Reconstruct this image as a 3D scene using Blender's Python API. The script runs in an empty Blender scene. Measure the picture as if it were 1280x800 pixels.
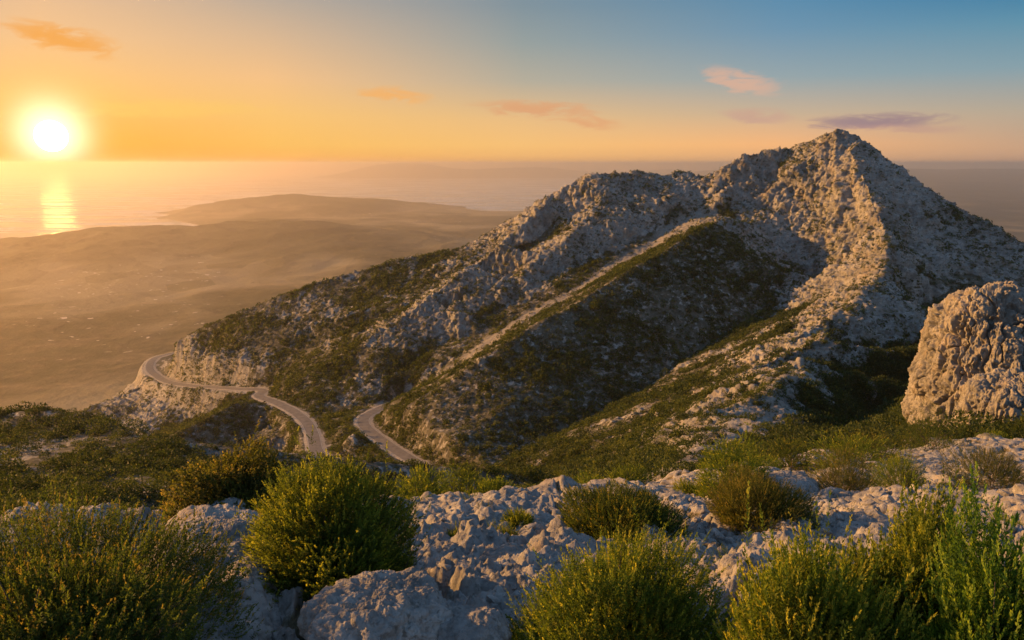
import bpy, bmesh, math, random
import numpy as np
from mathutils import Vector, geometry
from concurrent.futures import ThreadPoolExecutor

S = bpy.context.scene
COL = S.collection
rad = math.radians

# ------------------------------------------------------------------ camera
F_PX, PITCH, CAM_Z = 1004.0, rad(11.05), 450.0
cam_data = bpy.data.cameras.new('camera')
cam = bpy.data.objects.new('camera', cam_data)
COL.objects.link(cam)
cam_data.sensor_width = 36.0
cam_data.lens = 36.0 * F_PX / 1280.0
cam_data.clip_start, cam_data.clip_end = 0.1, 200000.0
cam.location = (0, 0, CAM_Z)
cam.rotation_euler = (rad(90) - PITCH, 0, 0)
S.camera = cam
S.cycles.volume_bounces = 3

# ------------------------------------------------------------------ exposure
S.view_settings.view_transform = 'Standard'
S.view_settings.look = 'None'
S.view_settings.gamma = 1.0
S.view_settings.use_curve_mapping = False
S.view_settings.exposure = 1.2

# ------------------------------------------------------------------ sun
SUN_AZ, SUN_EL = -75.0, 15.5            # light direction, degrees (azimuth from the view axis)
sun_data = bpy.data.lights.new('sun', 'SUN')
sun_data.energy = 5.0
sun_data.color = (1.0, 0.50, 0.15)
sun_data.angle = rad(0.6)
sun = bpy.data.objects.new('sun', sun_data)
COL.objects.link(sun)
sd = Vector((math.sin(rad(SUN_AZ)) * math.cos(rad(SUN_EL)), math.cos(rad(SUN_AZ)) * math.cos(rad(SUN_EL)), math.sin(rad(SUN_EL))))
sun.rotation_euler = sd.to_track_quat('Z', 'Y').to_euler()
sun.location = (-300, 200, 900)

# ------------------------------------------------------------------ sky
world = bpy.data.worlds.new('World')
S.world = world
world.use_nodes = True


class NT:
    """small helper to write node graphs"""
    def __init__(self, tree):
        self.t = tree

    def n(self, kind, **kw):
        nd = self.t.nodes.new(kind)
        for k, v in kw.items():
            setattr(nd, k, v)
        return nd

    def put(self, sock, val):
        if isinstance(val, bpy.types.NodeSocket):
            self.t.links.new(val, sock)
        elif val is not None:
            if sock.type == 'RGBA' and not hasattr(val, '__len__'):
                val = (val, val, val, 1)
            elif sock.type == 'RGBA' and len(val) == 3:
                val = (*val, 1)
            sock.default_value = val

    def math(self, op, a, b=None, c=None, clamp=False):
        nd = self.n('ShaderNodeMath', operation=op, use_clamp=clamp)
        self.put(nd.inputs[0], a)
        self.put(nd.inputs[1], b)
        self.put(nd.inputs[2], c)
        return nd.outputs[0]

    def vmath(self, op, a, b=None, out=0):
        nd = self.n('ShaderNodeVectorMath', operation=op)
        self.put(nd.inputs[0], a)
        self.put(nd.inputs[1], b)
        return nd.outputs[out]

    def mix(self, fac, a, b, blend='MIX'):
        nd = self.n('ShaderNodeMix', data_type='RGBA', blend_type=blend)
        self.put(nd.inputs[0], fac)
        self.put(nd.inputs[6], a)
        self.put(nd.inputs[7], b)
        return nd.outputs[2]

    def ramp(self, fac, stops, interp='LINEAR'):
        nd = self.n('ShaderNodeValToRGB')
        self.put(nd.inputs[0], fac)
        el = nd.color_ramp.elements
        nd.color_ramp.interpolation = interp
        while len(el) < len(stops):
            el.new(0.5)
        for e, (p, c) in zip(el, stops):
            e.position = p
            e.color = (*c, 1) if hasattr(c, '__len__') else (c, c, c, 1)
        return nd.outputs[0]

    def smooth(self, x, lo, hi, a=0.0, b=1.0):
        nd = self.n('ShaderNodeMapRange', interpolation_type='SMOOTHSTEP')
        self.put(nd.inputs[0], x)
        for i, v in enumerate((lo, hi, a, b)):
            nd.inputs[1 + i].default_value = v
        return nd.outputs[0]

    def noise(self, vec, scale, detail=4.0, rough=0.55, dist=0.0, out=0):
        nd = self.n('ShaderNodeTexNoise')
        self.put(nd.inputs['Vector'], vec)
        nd.inputs['Scale'].default_value = scale
        nd.inputs['Detail'].default_value = detail
        nd.inputs['Roughness'].default_value = rough
        nd.inputs['Distortion'].default_value = dist
        return nd.outputs[out]

    def attr(self, name, out='Fac'):
        nd = self.n('ShaderNodeAttribute', attribute_name=name)
        return nd.outputs[out]


def lin(r, g, b):
    f = lambda c: (c / 255 / 12.92) if c <= 10 else ((c / 255 + 0.055) / 1.055) ** 2.4
    return (f(r), f(g), f(b))


def pix_dir(u, v):
    x, y = (u - 640) / F_PX, (400 - v) / F_PX
    d = Vector((x, y * math.sin(PITCH) + math.cos(PITCH), y * math.cos(PITCH) - math.sin(PITCH)))
    return d.normalized()


DISC = pix_dir(64, 170)                # where the sun's disc stands in the sky


def build_sky():
    w = NT(world.node_tree)
    bg = world.node_tree.nodes['Background']
    d = w.n('ShaderNodeTexCoord').outputs['Generated']
    sep = w.n('ShaderNodeSeparateXYZ')
    w.put(sep.inputs[0], d)
    z = sep.outputs[2]
    e = w.math('MULTIPLY', w.math('ARCSINE', z), 1.0)                      # elevation, radians
    ef = w.math('MULTIPLY', e, 1 / 0.8, clamp=True)
    # angle from the sun around the horizon
    ax = w.vmath('NORMALIZE', w.vmath('MULTIPLY', d, (1, 1, 0)))
    s0 = Vector((DISC.x, DISC.y, 0)).normalized()
    caz = w.vmath('DOT_PRODUCT', ax, tuple(s0), out=1)
    az = w.math('ARCCOSINE', w.math('MINIMUM', w.math('MAXIMUM', caz, -1), 1))
    D = 0.8
    dg = lambda a: rad(a) / D
    cols = [
        (0, [(0, (250, 152, 34)), (1.2, (252, 168, 54)), (4, (250, 192, 108)), (7.5, (242, 194, 142)), (10.4, (228, 188, 150)), (16, (196, 182, 168)), (26, (168, 172, 178)), (45, (124, 138, 160))]),
        (13, [(0, (253, 176, 82)), (1.2, (254, 194, 96)), (3.2, (252, 198, 116)), (5.5, (246, 195, 137)), (8, (220, 185, 148)), (10.4, (188, 172, 155)), (18, (150, 162, 172)), (45, (118, 134, 158))]),
        (30, [(0, (246, 182, 110)), (1.2, (253, 197, 120)), (3, (236, 192, 134)), (5.5, (184, 176, 157)), (8, (152, 162, 160)), (10.4, (129, 148, 158)), (18, (116, 142, 164)), (45, (108, 128, 154))]),
        (47, [(0, (226, 172, 124)), (1.2, (254, 188, 126)), (3.2, (205, 180, 150)), (5.5, (152, 168, 172)), (8.5, (111, 150, 176)), (10.4, (92, 141, 173)), (18, (86, 134, 174)), (45, (92, 126, 168))]),
        (62, [(0, (200, 156, 126)), (.9, (206, 165, 132)), (3, (184, 170, 150)), (5.5, (135, 162, 172)), (8, (96, 147, 171)), (10.4, (36, 118, 162)), (18, (70, 126, 172)), (45, (86, 124, 170))]),
        (115, [(0, (186, 168, 166)), (6, (176, 182, 194)), (12, (150, 180, 208)), (25, (140, 172, 206)), (45, (118, 152, 192))]),
    ]
    c = None
    for i, (a0, stops) in enumerate(cols):
        r_ = w.ramp(ef, [(dg(p), lin(*q)) for p, q in stops])
        c = r_ if c is None else w.mix(w.math('MULTIPLY', w.math('SUBTRACT', az, rad(cols[i - 1][0])), 1 / rad(a0 - cols[i - 1][0]), clamp=True), c, r_)
    # thin clouds: bent ellipses of noise fixed on the sky
    nz = w.noise(w.vmath('MULTIPLY', d, (1, 1, 4)), 22.0, 6.0, 0.62, 0.6)
    nzs = w.math('SUBTRACT', nz, 0.5)
    for (u, v, ru, rv, slope, col, k) in [
            (80, 49, 50, 14, 0.22, lin(240, 164, 78), .9), (925, 101, 44, 12, 0.28, lin(222, 178, 152), .85),
            (945, 145, 40, 8, 0.08, lin(205, 165, 145), .8), (1095, 151, 70, 8, 0.0, lin(160, 134, 138), .95),
            (675, 135, 70, 9, 0.06, lin(226, 165, 118), .85), (735, 152, 40, 9, 0.1, lin(228, 160, 112), .6),
            (495, 119, 40, 9, 0.1, lin(250, 178, 96), .7), (190, 136, 120, 9, -0.02, lin(252, 205, 105), .5),
            (370, 216, 180, 10, 0.0, lin(235, 160, 90), .5), (1130, 160, 60, 5, 0.05, lin(190, 150, 140), .5)]:
        cd = pix_dir(u, v)
        r_ = Vector((cd.y, -cd.x, 0)).normalized()
        up = r_.cross(cd).normalized()
        x = w.math('MULTIPLY', w.vmath('DOT_PRODUCT', d, tuple(r_), out=1), F_PX / ru)
        y0 = w.math('MULTIPLY', w.vmath('DOT_PRODUCT', d, tuple(up), out=1), F_PX / rv)
        y = w.math('MULTIPLY_ADD', x, slope * ru / rv, y0)
        y = w.math('MULTIPLY_ADD', nzs, 3.2, y)
        x = w.math('MULTIPLY_ADD', nzs, 2.0, x)
        q = w.math('ADD', w.math('MULTIPLY', x, x), w.math('MULTIPLY', y, y))
        front = w.math('GREATER_THAN', w.vmath('DOT_PRODUCT', d, tuple(cd), out=1), 0.5)
        m = w.math('MULTIPLY', w.smooth(q, 1.5, 0.0), front)
        m = w.math('MULTIPLY', m, w.smooth(w.math('ADD', nz, 0.1), 0.36, 0.62))
        c = w.mix(w.math('MULTIPLY', m, k), c, col)
    # glow round the sun and its disc
    ca = w.vmath('DOT_PRODUCT', d, tuple(DISC), out=1)
    ang = w.math('ARCCOSINE', w.math('MINIMUM', ca, 1.0))
    g1 = w.math('POWER', 2.718, w.math('MULTIPLY', w.math('MULTIPLY', ang, ang), -1 / rad(1.75) ** 2))
    g2 = w.math('POWER', 2.718, w.math('MULTIPLY', ang, -1 / rad(3.6)))
    c = w.mix(1.0, c, w.mix(1.0, (1.25, 1.2, 1.05), g1, 'MULTIPLY'), 'ADD')
    c = w.mix(1.0, c, w.mix(1.0, (0.34, 0.19, 0.03), g2, 'MULTIPLY'), 'ADD')
    disc = w.smooth(ang, rad(0.95), rad(0.7))
    c = w.mix(1.0, c, w.mix(1.0, (300, 150, 42), disc, 'MULTIPLY'), 'ADD')
    # physical sky adds the cool light from overhead
    sk = w.n('ShaderNodeTexSky', sky_type='NISHITA', sun_disc=False)
    sk.sun_elevation, sk.sun_rotation = rad(SUN_EL), rad(SUN_AZ)
    sk.altitude, sk.dust_density, sk.ozone_density = 450, 1.0, 3.0
    up_f = w.smooth(e, rad(14), rad(50))
    c = w.mix(up_f, c, w.mix(1.0, c, w.mix(1.0, sk.outputs[0], (0.035, 0.035, 0.035), 'MULTIPLY'), 'ADD'))
    w.put(bg.inputs[0], c)
    bg.inputs[1].default_value = 0.43


build_sky()
world.cycles.sampling_method = 'MANUAL'
world.cycles.sample_map_resolution = 2048

# ------------------------------------------------------------------ numpy noise
_G = np.array([[1, 1, 0], [-1, 1, 0], [1, -1, 0], [-1, -1, 0], [1, 0, 1], [-1, 0, 1], [1, 0, -1], [-1, 0, -1],
               [0, 1, 1], [0, -1, 1], [0, 1, -1], [0, -1, -1], [1, 1, 0], [0, -1, 1], [-1, 1, 0], [0, -1, -1]], np.float32)
POOL = ThreadPoolExecutor(4)


def _hash(x, y, z, seed):
    with np.errstate(over='ignore'):
        h = x * np.uint32(374761393) + y * np.uint32(668265263) + z * np.uint32(2246822519) + np.uint32((seed * 3266489917) & 0xffffffff)
        h = (h ^ (h >> np.uint32(13))) * np.uint32(1274126177)
        h = (h ^ (h >> np.uint32(16))) * np.uint32(2654435761)
    return h ^ (h >> np.uint32(15))


def _chunked(fn, P, *args):
    P = np.ascontiguousarray(P, np.float32)
    n = len(P)
    if n < 60000:
        return fn(P, *args)
    parts = [P[i:i + 120000] for i in range(0, n, 120000)]
    res = list(POOL.map(lambda p: fn(p, *args), parts))
    if isinstance(res[0], tuple):
        return tuple(np.concatenate(c) for c in zip(*res))
    return np.concatenate(res)


def _perlin(P, seed):
    fl = np.floor(P)
    f = P - fl
    i = fl.astype(np.int64).astype(np.uint32)
    w = f * f * f * (f * (f * 6 - 15) + 10)
    out = np.zeros(len(P), np.float32)
    for dx in (0, 1):
        wx = w[:, 0] if dx else 1 - w[:, 0]
        for dy in (0, 1):
            wy = w[:, 1] if dy else 1 - w[:, 1]
            for dz in (0, 1):
                wz = w[:, 2] if dz else 1 - w[:, 2]
                g = _G[_hash(i[:, 0] + np.uint32(dx), i[:, 1] + np.uint32(dy), i[:, 2] + np.uint32(dz), seed) >> np.uint32(28)]
                out += wx * wy * wz * (g[:, 0] * (f[:, 0] - dx) + g[:, 1] * (f[:, 1] - dy) + g[:, 2] * (f[:, 2] - dz))
    return out


def perlin(P, size, seed=0):
    return _chunked(_perlin, np.asarray(P, np.float32) / np.asarray(size, np.float32), seed)


def _fbm(P, octs, gain, seed, mode):
    out = np.zeros(len(P), np.float32)
    a, tot = 1.0, 0.0
    for o in range(octs):
        n = _perlin(P, seed + o * 17)
        if mode == 1:
            n = np.abs(n) * 2 - 0.4          # billow
        elif mode == 2:
            n = 0.6 - np.abs(n) * 2          # ridged
        out += a * n
        tot += a
        a *= gain
        P = P * 2.03 + 11.7
    return out / tot


def fbm(P, size, octs=4, gain=0.5, seed=0, mode=0):
    return _chunked(_fbm, np.asarray(P, np.float32) / np.asarray(size, np.float32), octs, gain, seed, mode)


def _worley(P, seed):
    fl = np.floor(P)
    f = P - fl
    i = fl.astype(np.int64).astype(np.uint32)
    f1 = np.full(len(P), 9.0, np.float32)
    f2 = np.full(len(P), 9.0, np.float32)
    k = np.float32(1 / 1023.0)
    for dx in (-1, 0, 1):
        for dy in (-1, 0, 1):
            for dz in (-1, 0, 1):
                h = _hash(i[:, 0] + np.uint32(dx & 0xffffffff), i[:, 1] + np.uint32(dy & 0xffffffff), i[:, 2] + np.uint32(dz & 0xffffffff), seed)
                a = dx + (h & np.uint32(1023)).astype(np.float32) * k - f[:, 0]
                b = dy + ((h >> np.uint32(10)) & np.uint32(1023)).astype(np.float32) * k - f[:, 1]
                c = dz + ((h >> np.uint32(20)) & np.uint32(1023)).astype(np.float32) * k - f[:, 2]
                q = a * a + b * b + c * c
                f2 = np.minimum(f2, np.maximum(f1, q))
                f1 = np.minimum(f1, q)
    return np.sqrt(f1), np.sqrt(f2)


def worley(P, size, seed=0):
    return _chunked(_worley, np.asarray(P, np.float32) / np.asarray(size, np.float32), seed)


def sstep(x, lo, hi):
    t = np.clip((x - lo) / (hi - lo), 0, 1)
    return t * t * (3 - 2 * t)


# ------------------------------------------------------------------ object helpers
def mesh_obj(name, verts, faces, mat, parent=None, smooth=True, attrs=None, uniform=None):
    """one mesh object from numpy arrays; faces is (n, 3|4) int or a list of them"""
    me = bpy.data.meshes.new(name)
    fl = faces if isinstance(faces, list) else [faces]
    nl = sum(f.size for f in fl)
    nf = sum(len(f) for f in fl)
    me.vertices.add(len(verts))
    me.vertices.foreach_set('co', np.ascontiguousarray(verts, np.float32).ravel())
    me.loops.add(nl)
    me.loops.foreach_set('vertex_index', np.concatenate([f.ravel() for f in fl]).astype(np.int32))
    me.polygons.add(nf)
    tot = np.concatenate([np.full(len(f), f.shape[1], np.int32) for f in fl])
    st = np.concatenate([[0], np.cumsum(tot)[:-1]]).astype(np.int32)
    me.polygons.foreach_set('loop_start', st)
    me.polygons.foreach_set('loop_total', tot)
    me.polygons.foreach_set('use_smooth', np.full(nf, smooth))
    for k, v in (attrs or {}).items():
        at = me.attributes.new(k, 'FLOAT', 'POINT')
        at.data.foreach_set('value', np.ascontiguousarray(v, np.float32))
    me.update(calc_edges=True)
    if isinstance(mat, (list, tuple)):
        for m in mat:
            me.materials.append(m)
    else:
        me.materials.append(mat)
    o = bpy.data.objects.new(name, me)
    COL.objects.link(o)
    if parent:
        o.parent = parent
    return o


def tag(o, label=None, cat=None, group=None, kind=None):
    for k, v in (('label', label), ('category', cat), ('group', group), ('kind', kind)):
        if v:
            o[k] = v
    return o


def grid_faces(nr, nc):
    i = np.arange(nr * nc, dtype=np.int32).reshape(nr, nc)
    return np.stack([i[:-1, :-1], i[:-1, 1:], i[1:, 1:], i[1:, :-1]], -1).reshape(-1, 4)


def grid_normals(P):
    du = np.gradient(P, axis=1)
    dv = np.gradient(P, axis=0)
    n = np.cross(du, dv)
    n /= np.linalg.norm(n, axis=-1, keepdims=True) + 1e-9
    return n * np.sign(n[..., 2:3] + 1e-9)


def unproj(u, v, Y):
    """pixel + forward distance -> world (relative to the camera)"""
    x, y = (u - 640) / F_PX, (400 - v) / F_PX
    fy = y * math.sin(PITCH) + math.cos(PITCH)
    fz = y * math.cos(PITCH) - math.sin(PITCH)
    return (Y * x / fy, Y, Y * fz / fy)


# ------------------------------------------------------------------ material helpers
def new_mat(name):
    m = bpy.data.materials.new(name)
    m.use_nodes = True
    w = NT(m.node_tree)
    b = m.node_tree.nodes['Principled BSDF']
    b.inputs['Specular IOR Level'].default_value = 0.15
    b.inputs['Roughness'].default_value = 0.95
    return m, w, b


def bump(w, b, h, strength, dist):
    nd = w.n('ShaderNodeBump')
    nd.inputs['Strength'].default_value = strength
    nd.inputs['Distance'].default_value = dist
    w.put(nd.inputs['Height'], h)
    w.put(b.inputs['Normal'], nd.outputs[0])

# ================================================================== TERRAIN
# Heights are known along ridges, gullies, cliff feet and the road; a triangulated
# surface through those points is sampled on fine grids and roughened.
PTS = []                                # (x, Y, z, rock)


def line(pts, step=0.05):
    """pts: (u, v, Y, rock); densified and stored"""
    for (p, q) in zip(pts, pts[1:]):
        n = max(1, int(max(abs(q[0] - p[0]) / 40, abs(math.log(q[2] / p[2])) / 0.12)))
        for i in range(n):
            f = i / n
            Y = math.exp(math.log(p[2]) * (1 - f) + math.log(q[2]) * f)
            x, y, z = unproj(p[0] + (q[0] - p[0]) * f, p[1] + (q[1] - p[1]) * f, Y)
            PTS.append((x, y, z, p[3] + (q[3] - p[3]) * f))
    u, v, Y, r = pts[-1]
    PTS.append((*unproj(u, v, Y), r))


def pts(lst):
    for (u, v, Y, r) in lst:
        PTS.append((*unproj(u, v, Y), r))


ROADS = [
    [(575, 618, 219), (540, 590, 232), (500, 566, 252), (470, 545, 273), (455, 531, 288), (456, 521, 298), (470, 513, 308), (484, 507, 317), (500, 503, 324)],
    [(432, 590, 246), (412, 578, 256), (396, 563, 268), (391, 543, 287), (382, 526, 304), (365, 513, 321), (345, 503, 336), (324, 495, 350), (328, 488, 366), (300, 485.5, 374), (250, 483, 395), (214, 478.5, 420), (196, 470, 445),
     (187, 459, 468), (196, 446, 500), (225, 440, 540)],
]

# near terrace (ground the photographer stands on)
line([(-700, 800, 2.9, .5), (0, 800, 3.0, .6), (300, 800, 3.4, .9), (600, 790, 3.6, 1), (900, 790, 3.6, .7), (1280, 790, 3.3, .5), (2000, 790, 3.2, .5)])
line([(-500, 720, 4.5, .4), (0, 715, 4.6, .5), (230, 700, 5.0, .9), (420, 715, 4.6, .8), (600, 705, 4.9, 1), (700, 705, 4.8, 1), (900, 710, 4.7, .8), (1100, 730, 4.5, .6), (1280, 735, 4.4, .5), (1900, 735, 4.2, .5)])
line([(-500, 660, 8, 0), (0, 655, 8, 0), (110, 655, 8, .1), (170, 655, 8.2, .8), (300, 650, 7.6, .5), (430, 640, 8, .6), (520, 632, 8.6, 1), (640, 630, 9.2, .95), (760, 630, 10, .9), (900, 640, 9.2, .9), (1000, 650, 8.6, .9), (1130, 650, 8.8, .9), (1280, 665, 7.6, .7), (1800, 670, 7.4, .7)])
line([(760, 612, 13, .8), (850, 608, 15, .8), (950, 604, 15, .9), (1050, 604, 14.5, .6), (1150, 608, 14, .9), (1280, 606, 14, .8), (1800, 610, 14, .8)])
line([(850, 598, 24, .6), (930, 590, 24, .6), (1020, 580, 25, .6), (1100, 568, 30, .7), (1180, 560, 34, .8), (1280, 553, 34, .8), (1500, 548, 34, .8)])
# beyond the edge
line([(-500, 750, 15, .2), (0, 720, 16, .2), (170, 720, 16, .3), (300, 720, 18, .3), (430, 720, 20, .4), (640, 690, 24, .4), (760, 665, 30, .4), (820, 640, 36, .5)])
line([(-500, 640, 50, .35), (0, 640, 48, .3), (120, 642, 48, .35), (230, 655, 46, .3), (330, 710, 60, .3), (480, 700, 90, .2), (640, 680, 100, .2), (700, 640, 100, .2), (760, 615, 90, .2), (800, 608, 70, .3)])
# left scrub hill
line([(-500, 560, 120, .35), (-200, 540, 130, .35), (0, 524, 130, .32), (60, 514, 125, .36), (120, 522, 120, .4), (180, 545, 110, .42), (240, 576, 95, .36), (295, 622, 78, .3), (330, 650, 65, .3)])
line([(-500, 600, 85, .4), (0, 586, 85, .34), (100, 581, 85, .38), (170, 592, 78, .38), (230, 612, 70, .34)])
line([(-500, 600, 170, .3), (0, 580, 165, .3), (120, 575, 160, .3), (240, 620, 150, .3), (330, 700, 150, .3)])
# the hidden valley
line([(-500, 600, 260, .3), (0, 590, 260, .3), (150, 605, 230, .3), (330, 655, 220, .2), (440, 645, 205, .2), (530, 640, 200, .2), (640, 625, 190, .2), (700, 602, 150, .2), (760, 598, 110, .2), (800, 598, 78, .3)])
pts([(150, 580, 300, .3), (150, 558, 360, .4), (330, 625, 280, .2), (330, 590, 300, .3), (0, 580, 420, .3), (0, 560, 600, .2), (0, 540, 900, .2), (0, 527, 1400, .2),
     (-500, 580, 420, .3), (-500, 560, 600, .2), (-500, 527, 1400, .2), (470, 612, 238, .3), (430, 600, 242, .2)])
# gully between the shaded face and the sunlit slope
G1 = [(480, 640, 205, .2), (560, 606, 214, .1), (590, 590, 218, .1), (640, 568, 232, .1), (700, 544, 246, .1), (740, 522, 256, .1), (800, 490, 272, .15), (860, 448, 290, .15), (905, 420, 305, .2), (960, 385, 326, .3), (1010, 350, 346, .5)]
line(G1)
# sunlit slope right of it
pts([(690, 575, 200, .2), (760, 560, 185, .3), (840, 520, 180, .3), (840, 485, 240, .3), (900, 470, 215, .4), (780, 545, 190, .3), (940, 430, 255, .4), (990, 395, 290, .5), (860, 550, 120, .4), (1020, 385, 300, .7)])
# crest of the shaded face
R3 = [(480, 530, 268, .3), (492, 514, 270, .2), (520, 498, 271, .2), (560, 475, 273, .2), (600, 450, 279, .2), (640, 425, 287, .2), (690, 394, 299, .2), (740, 365, 312, .2), (830, 315, 336, .25), (880, 285, 356, .3), (905, 270, 368, .8)]
line(R3)
pts([(640, 500, 258, .25), (600, 530, 246, .25), (690, 470, 270, .25), (740, 445, 283, .25), (830, 395, 307, .25), (905, 345, 333, .25), (960, 330, 343, .3), (560, 545, 240, .2), (530, 540, 250, .2), (600, 565, 232, .2), (690, 510, 257, .2)])
# foot and wall of the peak
line([(905, 272, 368, 1), (940, 281, 377, 1), (960, 292, 374, 1), (985, 311, 366, 1), (1020, 347, 347, 1), (1036, 362, 330, 1)])
pts([(893, 240, 404, 1), (905, 240, 399, 1), (930, 225, 403, 1), (985, 265, 381, 1), (985, 220, 394, 1), (1020, 300, 361, 1), (1055, 330, 327, 1), (1060, 290, 342, 1), (1030, 240, 377, 1), (1060, 230, 366, 1), (1045, 195, 383, 1),
     (942, 250, 394, .9), (962, 240, 396, .6), (975, 210, 404, .6)])
# skyline of the peak
line([(893, 222, 412, .9), (905, 205, 409, 1), (930, 192, 408, .9), (950, 187, 408, .9), (970, 184, 410, .8), (990, 182, 410, .8), (1010, 177, 406, .9), (1030, 165, 400, .9), (1045, 159, 394, .9), (1062, 161, 393, .8), (1078, 170, 391, .8), (1100, 190, 387, .8),
      (1150, 225, 376, .7), (1200, 257, 362, .7), (1280, 305, 344, .7), (1400, 372, 322, .7), (1700, 470, 300, .6)])
# spine down towards the terrace
R2 = [(1045, 159, 394, 1), (1062, 185, 381, 1), (1078, 218, 364, 1), (1092, 250, 347, 1), (1102, 275, 332, 1), (1110, 310, 310, 1), (1098, 345, 283, 1), (1062, 385, 250, 1), (1000, 452, 182, 1), (930, 518, 122, 1), (880, 558, 86, 1), (835, 592, 56, .9), (815, 606, 44, .8)]
line(R2)
line([(1000, 400, 262, .9), (955, 435, 225, .9), (900, 490, 165, .8), (872, 520, 132, 1), (845, 560, 96, .9)])
pts([(985, 425, 232, .6), (925, 485, 165, .6)])
# right, shaded flank and the dark bowl
line([(1125, 348, 310, .5), (1160, 352, 318, .5), (1200, 360, 322, .6), (1280, 380, 318, .6), (1500, 440, 300, .5)])
pts([(1118, 255, 355, .8), (1160, 290, 350, .8), (1132, 310, 336, .8), (1220, 310, 342, .8), (1280, 340, 332, .8)])
line([(1142, 385, 312, .2), (1134, 420, 286, .1), (1114, 478, 232, .05), (1085, 528, 178, .05), (1050, 558, 124, .05), (965, 585, 70, .1), (880, 598, 50, .3)])
pts([(1050, 592, 58, .1), (1110, 588, 58, .1), (1170, 578, 58, .2), (1160, 540, 140, .1), (1170, 500, 190, .1)])
pts([(1050, 430, 212, .9), (1010, 480, 165, .9), (955, 530, 118, .8), (1005, 540, 142, .2), (935, 570, 84, .4)])
line([(1200, 420, 260, .3), (1200, 470, 190, .2), (1195, 520, 110, .3), (1190, 545, 66, .4)])
line([(1290, 420, 230, .4), (1290, 470, 150, .4), (1290, 520, 90, .4), (1290, 545, 50, .5), (1600, 540, 50, .5)])
# left mountain: skyline, ribs, gullies
SKY_L = [(210, 436, 438, .8), (216, 428, 437, .6), (250, 412, 428, .3), (300, 391, 418, .35), (400, 349, 416, .4), (500, 324, 420, .5), (550, 316, 421, .5), (580, 308, 421, .6), (612, 290, 421, .9), (640, 270, 419, .9), (690, 240, 418, .9),
         (725, 222, 416, .9), (748, 216, 415, 1), (800, 215, 417, .9), (850, 217, 418, .8), (893, 222, 414, .6), (905, 222, 414, .6)]
line(SKY_L)
RIB1 = [(332, 494, 354, .5), (345, 486, 353, .3), (400, 461, 350, .35), (440, 438, 350, .4), (489, 405, 357, .9), (540, 368, 367, 1), (590, 330, 379, 1), (627, 304, 389, 1), (680, 255, 404, 1), (735, 219, 413, 1)]
line(RIB1)
line([(520, 378, 376, .4), (575, 345, 387, .35), (612, 318, 398, .4)])
line([(505, 420, 349, .9), (560, 385, 359, .9), (600, 356, 368, .9)])
RIB2 = [(585, 390, 351, .6), (624, 366, 361, .9), (642, 349, 367, 1), (680, 319, 376, 1), (732, 281, 389, 1), (751, 251, 401, 1), (760, 228, 410, 1)]
line(RIB2)
line([(560, 398, 363, 0), (609, 360, 384, 0), (640, 331, 392, 0), (668, 304, 398, .1), (700, 270, 405, .5)])
line([(650, 368, 361, .9), (702, 340, 371, .9), (760, 308, 381, .9), (820, 285, 390, .9), (870, 262, 398, .7), (893, 250, 402, .5)])
pts([(760, 270, 393, 1), (800, 255, 398, 1), (840, 245, 402, .9), (800, 230, 409, .9), (860, 232, 408, .7)])
# scree gully
SCREE = [(880, 272, 390), (864, 283, 386), (820, 315, 372), (777, 341, 362), (715, 378, 346), (650, 413, 334), (600, 444, 323), (552, 472, 315), (505, 494, 314), (480, 506, 317)]
SCREE = [(u, v - 8 * (560 < u < 870), Y + 3 * (560 < u < 870)) for u, v, Y in SCREE]
line([(u, v, Y, .3) for u, v, Y in SCREE])
pts([(450, 500, 323, .4), (480, 470, 334, .4), (520, 450, 338, .35), (560, 425, 346, .3), (600, 400, 351, .3), (430, 472, 340, .6), (395, 500, 328, .3), (420, 492, 330, .2), (440, 518, 316, .4), (418, 520, 310, .3), (560, 455, 328, .5), (690, 372, 352, 0), (760, 335, 368, 0), (820, 303, 381, 0), (640, 400, 344, 0), (600, 420, 342, .1), (850, 280, 390, 0), (540, 440, 338, 0), (470, 445, 343, .1)])
# spur between the two road pieces
line([(462, 508, 309, .3), (436, 533, 281, .3), (412, 553, 263, .4), (382, 574, 250, .4), (350, 600, 236, .3)])
# spur in front of the far road
line([(312, 497, 347, .4), (290, 508, 330, .3), (262, 523, 316, .3), (230, 541, 306, .4), (205, 556, 298, .3)])
pts([(330, 540, 320, .3), (360, 545, 301, .2), (300, 550, 308, .3), (250, 575, 293, .3), (300, 585, 296, .3), (375, 560, 284, .2)])
line([(315, 503, 362, .3), (280, 515, 372, .3), (250, 527, 376, .4), (220, 545, 370, .4), (180, 560, 360, .3)])
# cliff below the far road
pts([(200, 528, 386, 1), (205, 500, 405, 1), (160, 520, 405, 1), (170, 500, 425, 1), (240, 500, 392, .6), (285, 500, 373, .4)])
line([(184, 458, 476, .9), (150, 489, 448, 1), (100, 516, 420, .8), (60, 540, 400, .5), (0, 562, 390, .3)])
pts([(130, 535, 400, .9)])
# mounds above the far road (cuttings)
pts([(300, 470, 378, .5), (250, 466, 401, .6), (217, 455, 430, .9), (345, 470, 371, .3), (380, 440, 380, .3), (300, 430, 398, .35), (400, 400, 390, .4), (500, 365, 396, .5)])


def behind(ln, slope):
    for (u, v, Y, r) in ln[::2]:
        x, y, z = unproj(u, v, Y)
        for k in (1.06, 1.25, 1.7, 3.4):
            PTS.append((x * k, y * k, max(z - slope * (Y * k - Y), -425 + 6 * math.sin(u)), .4 if k < 1.2 else .25))


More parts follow.
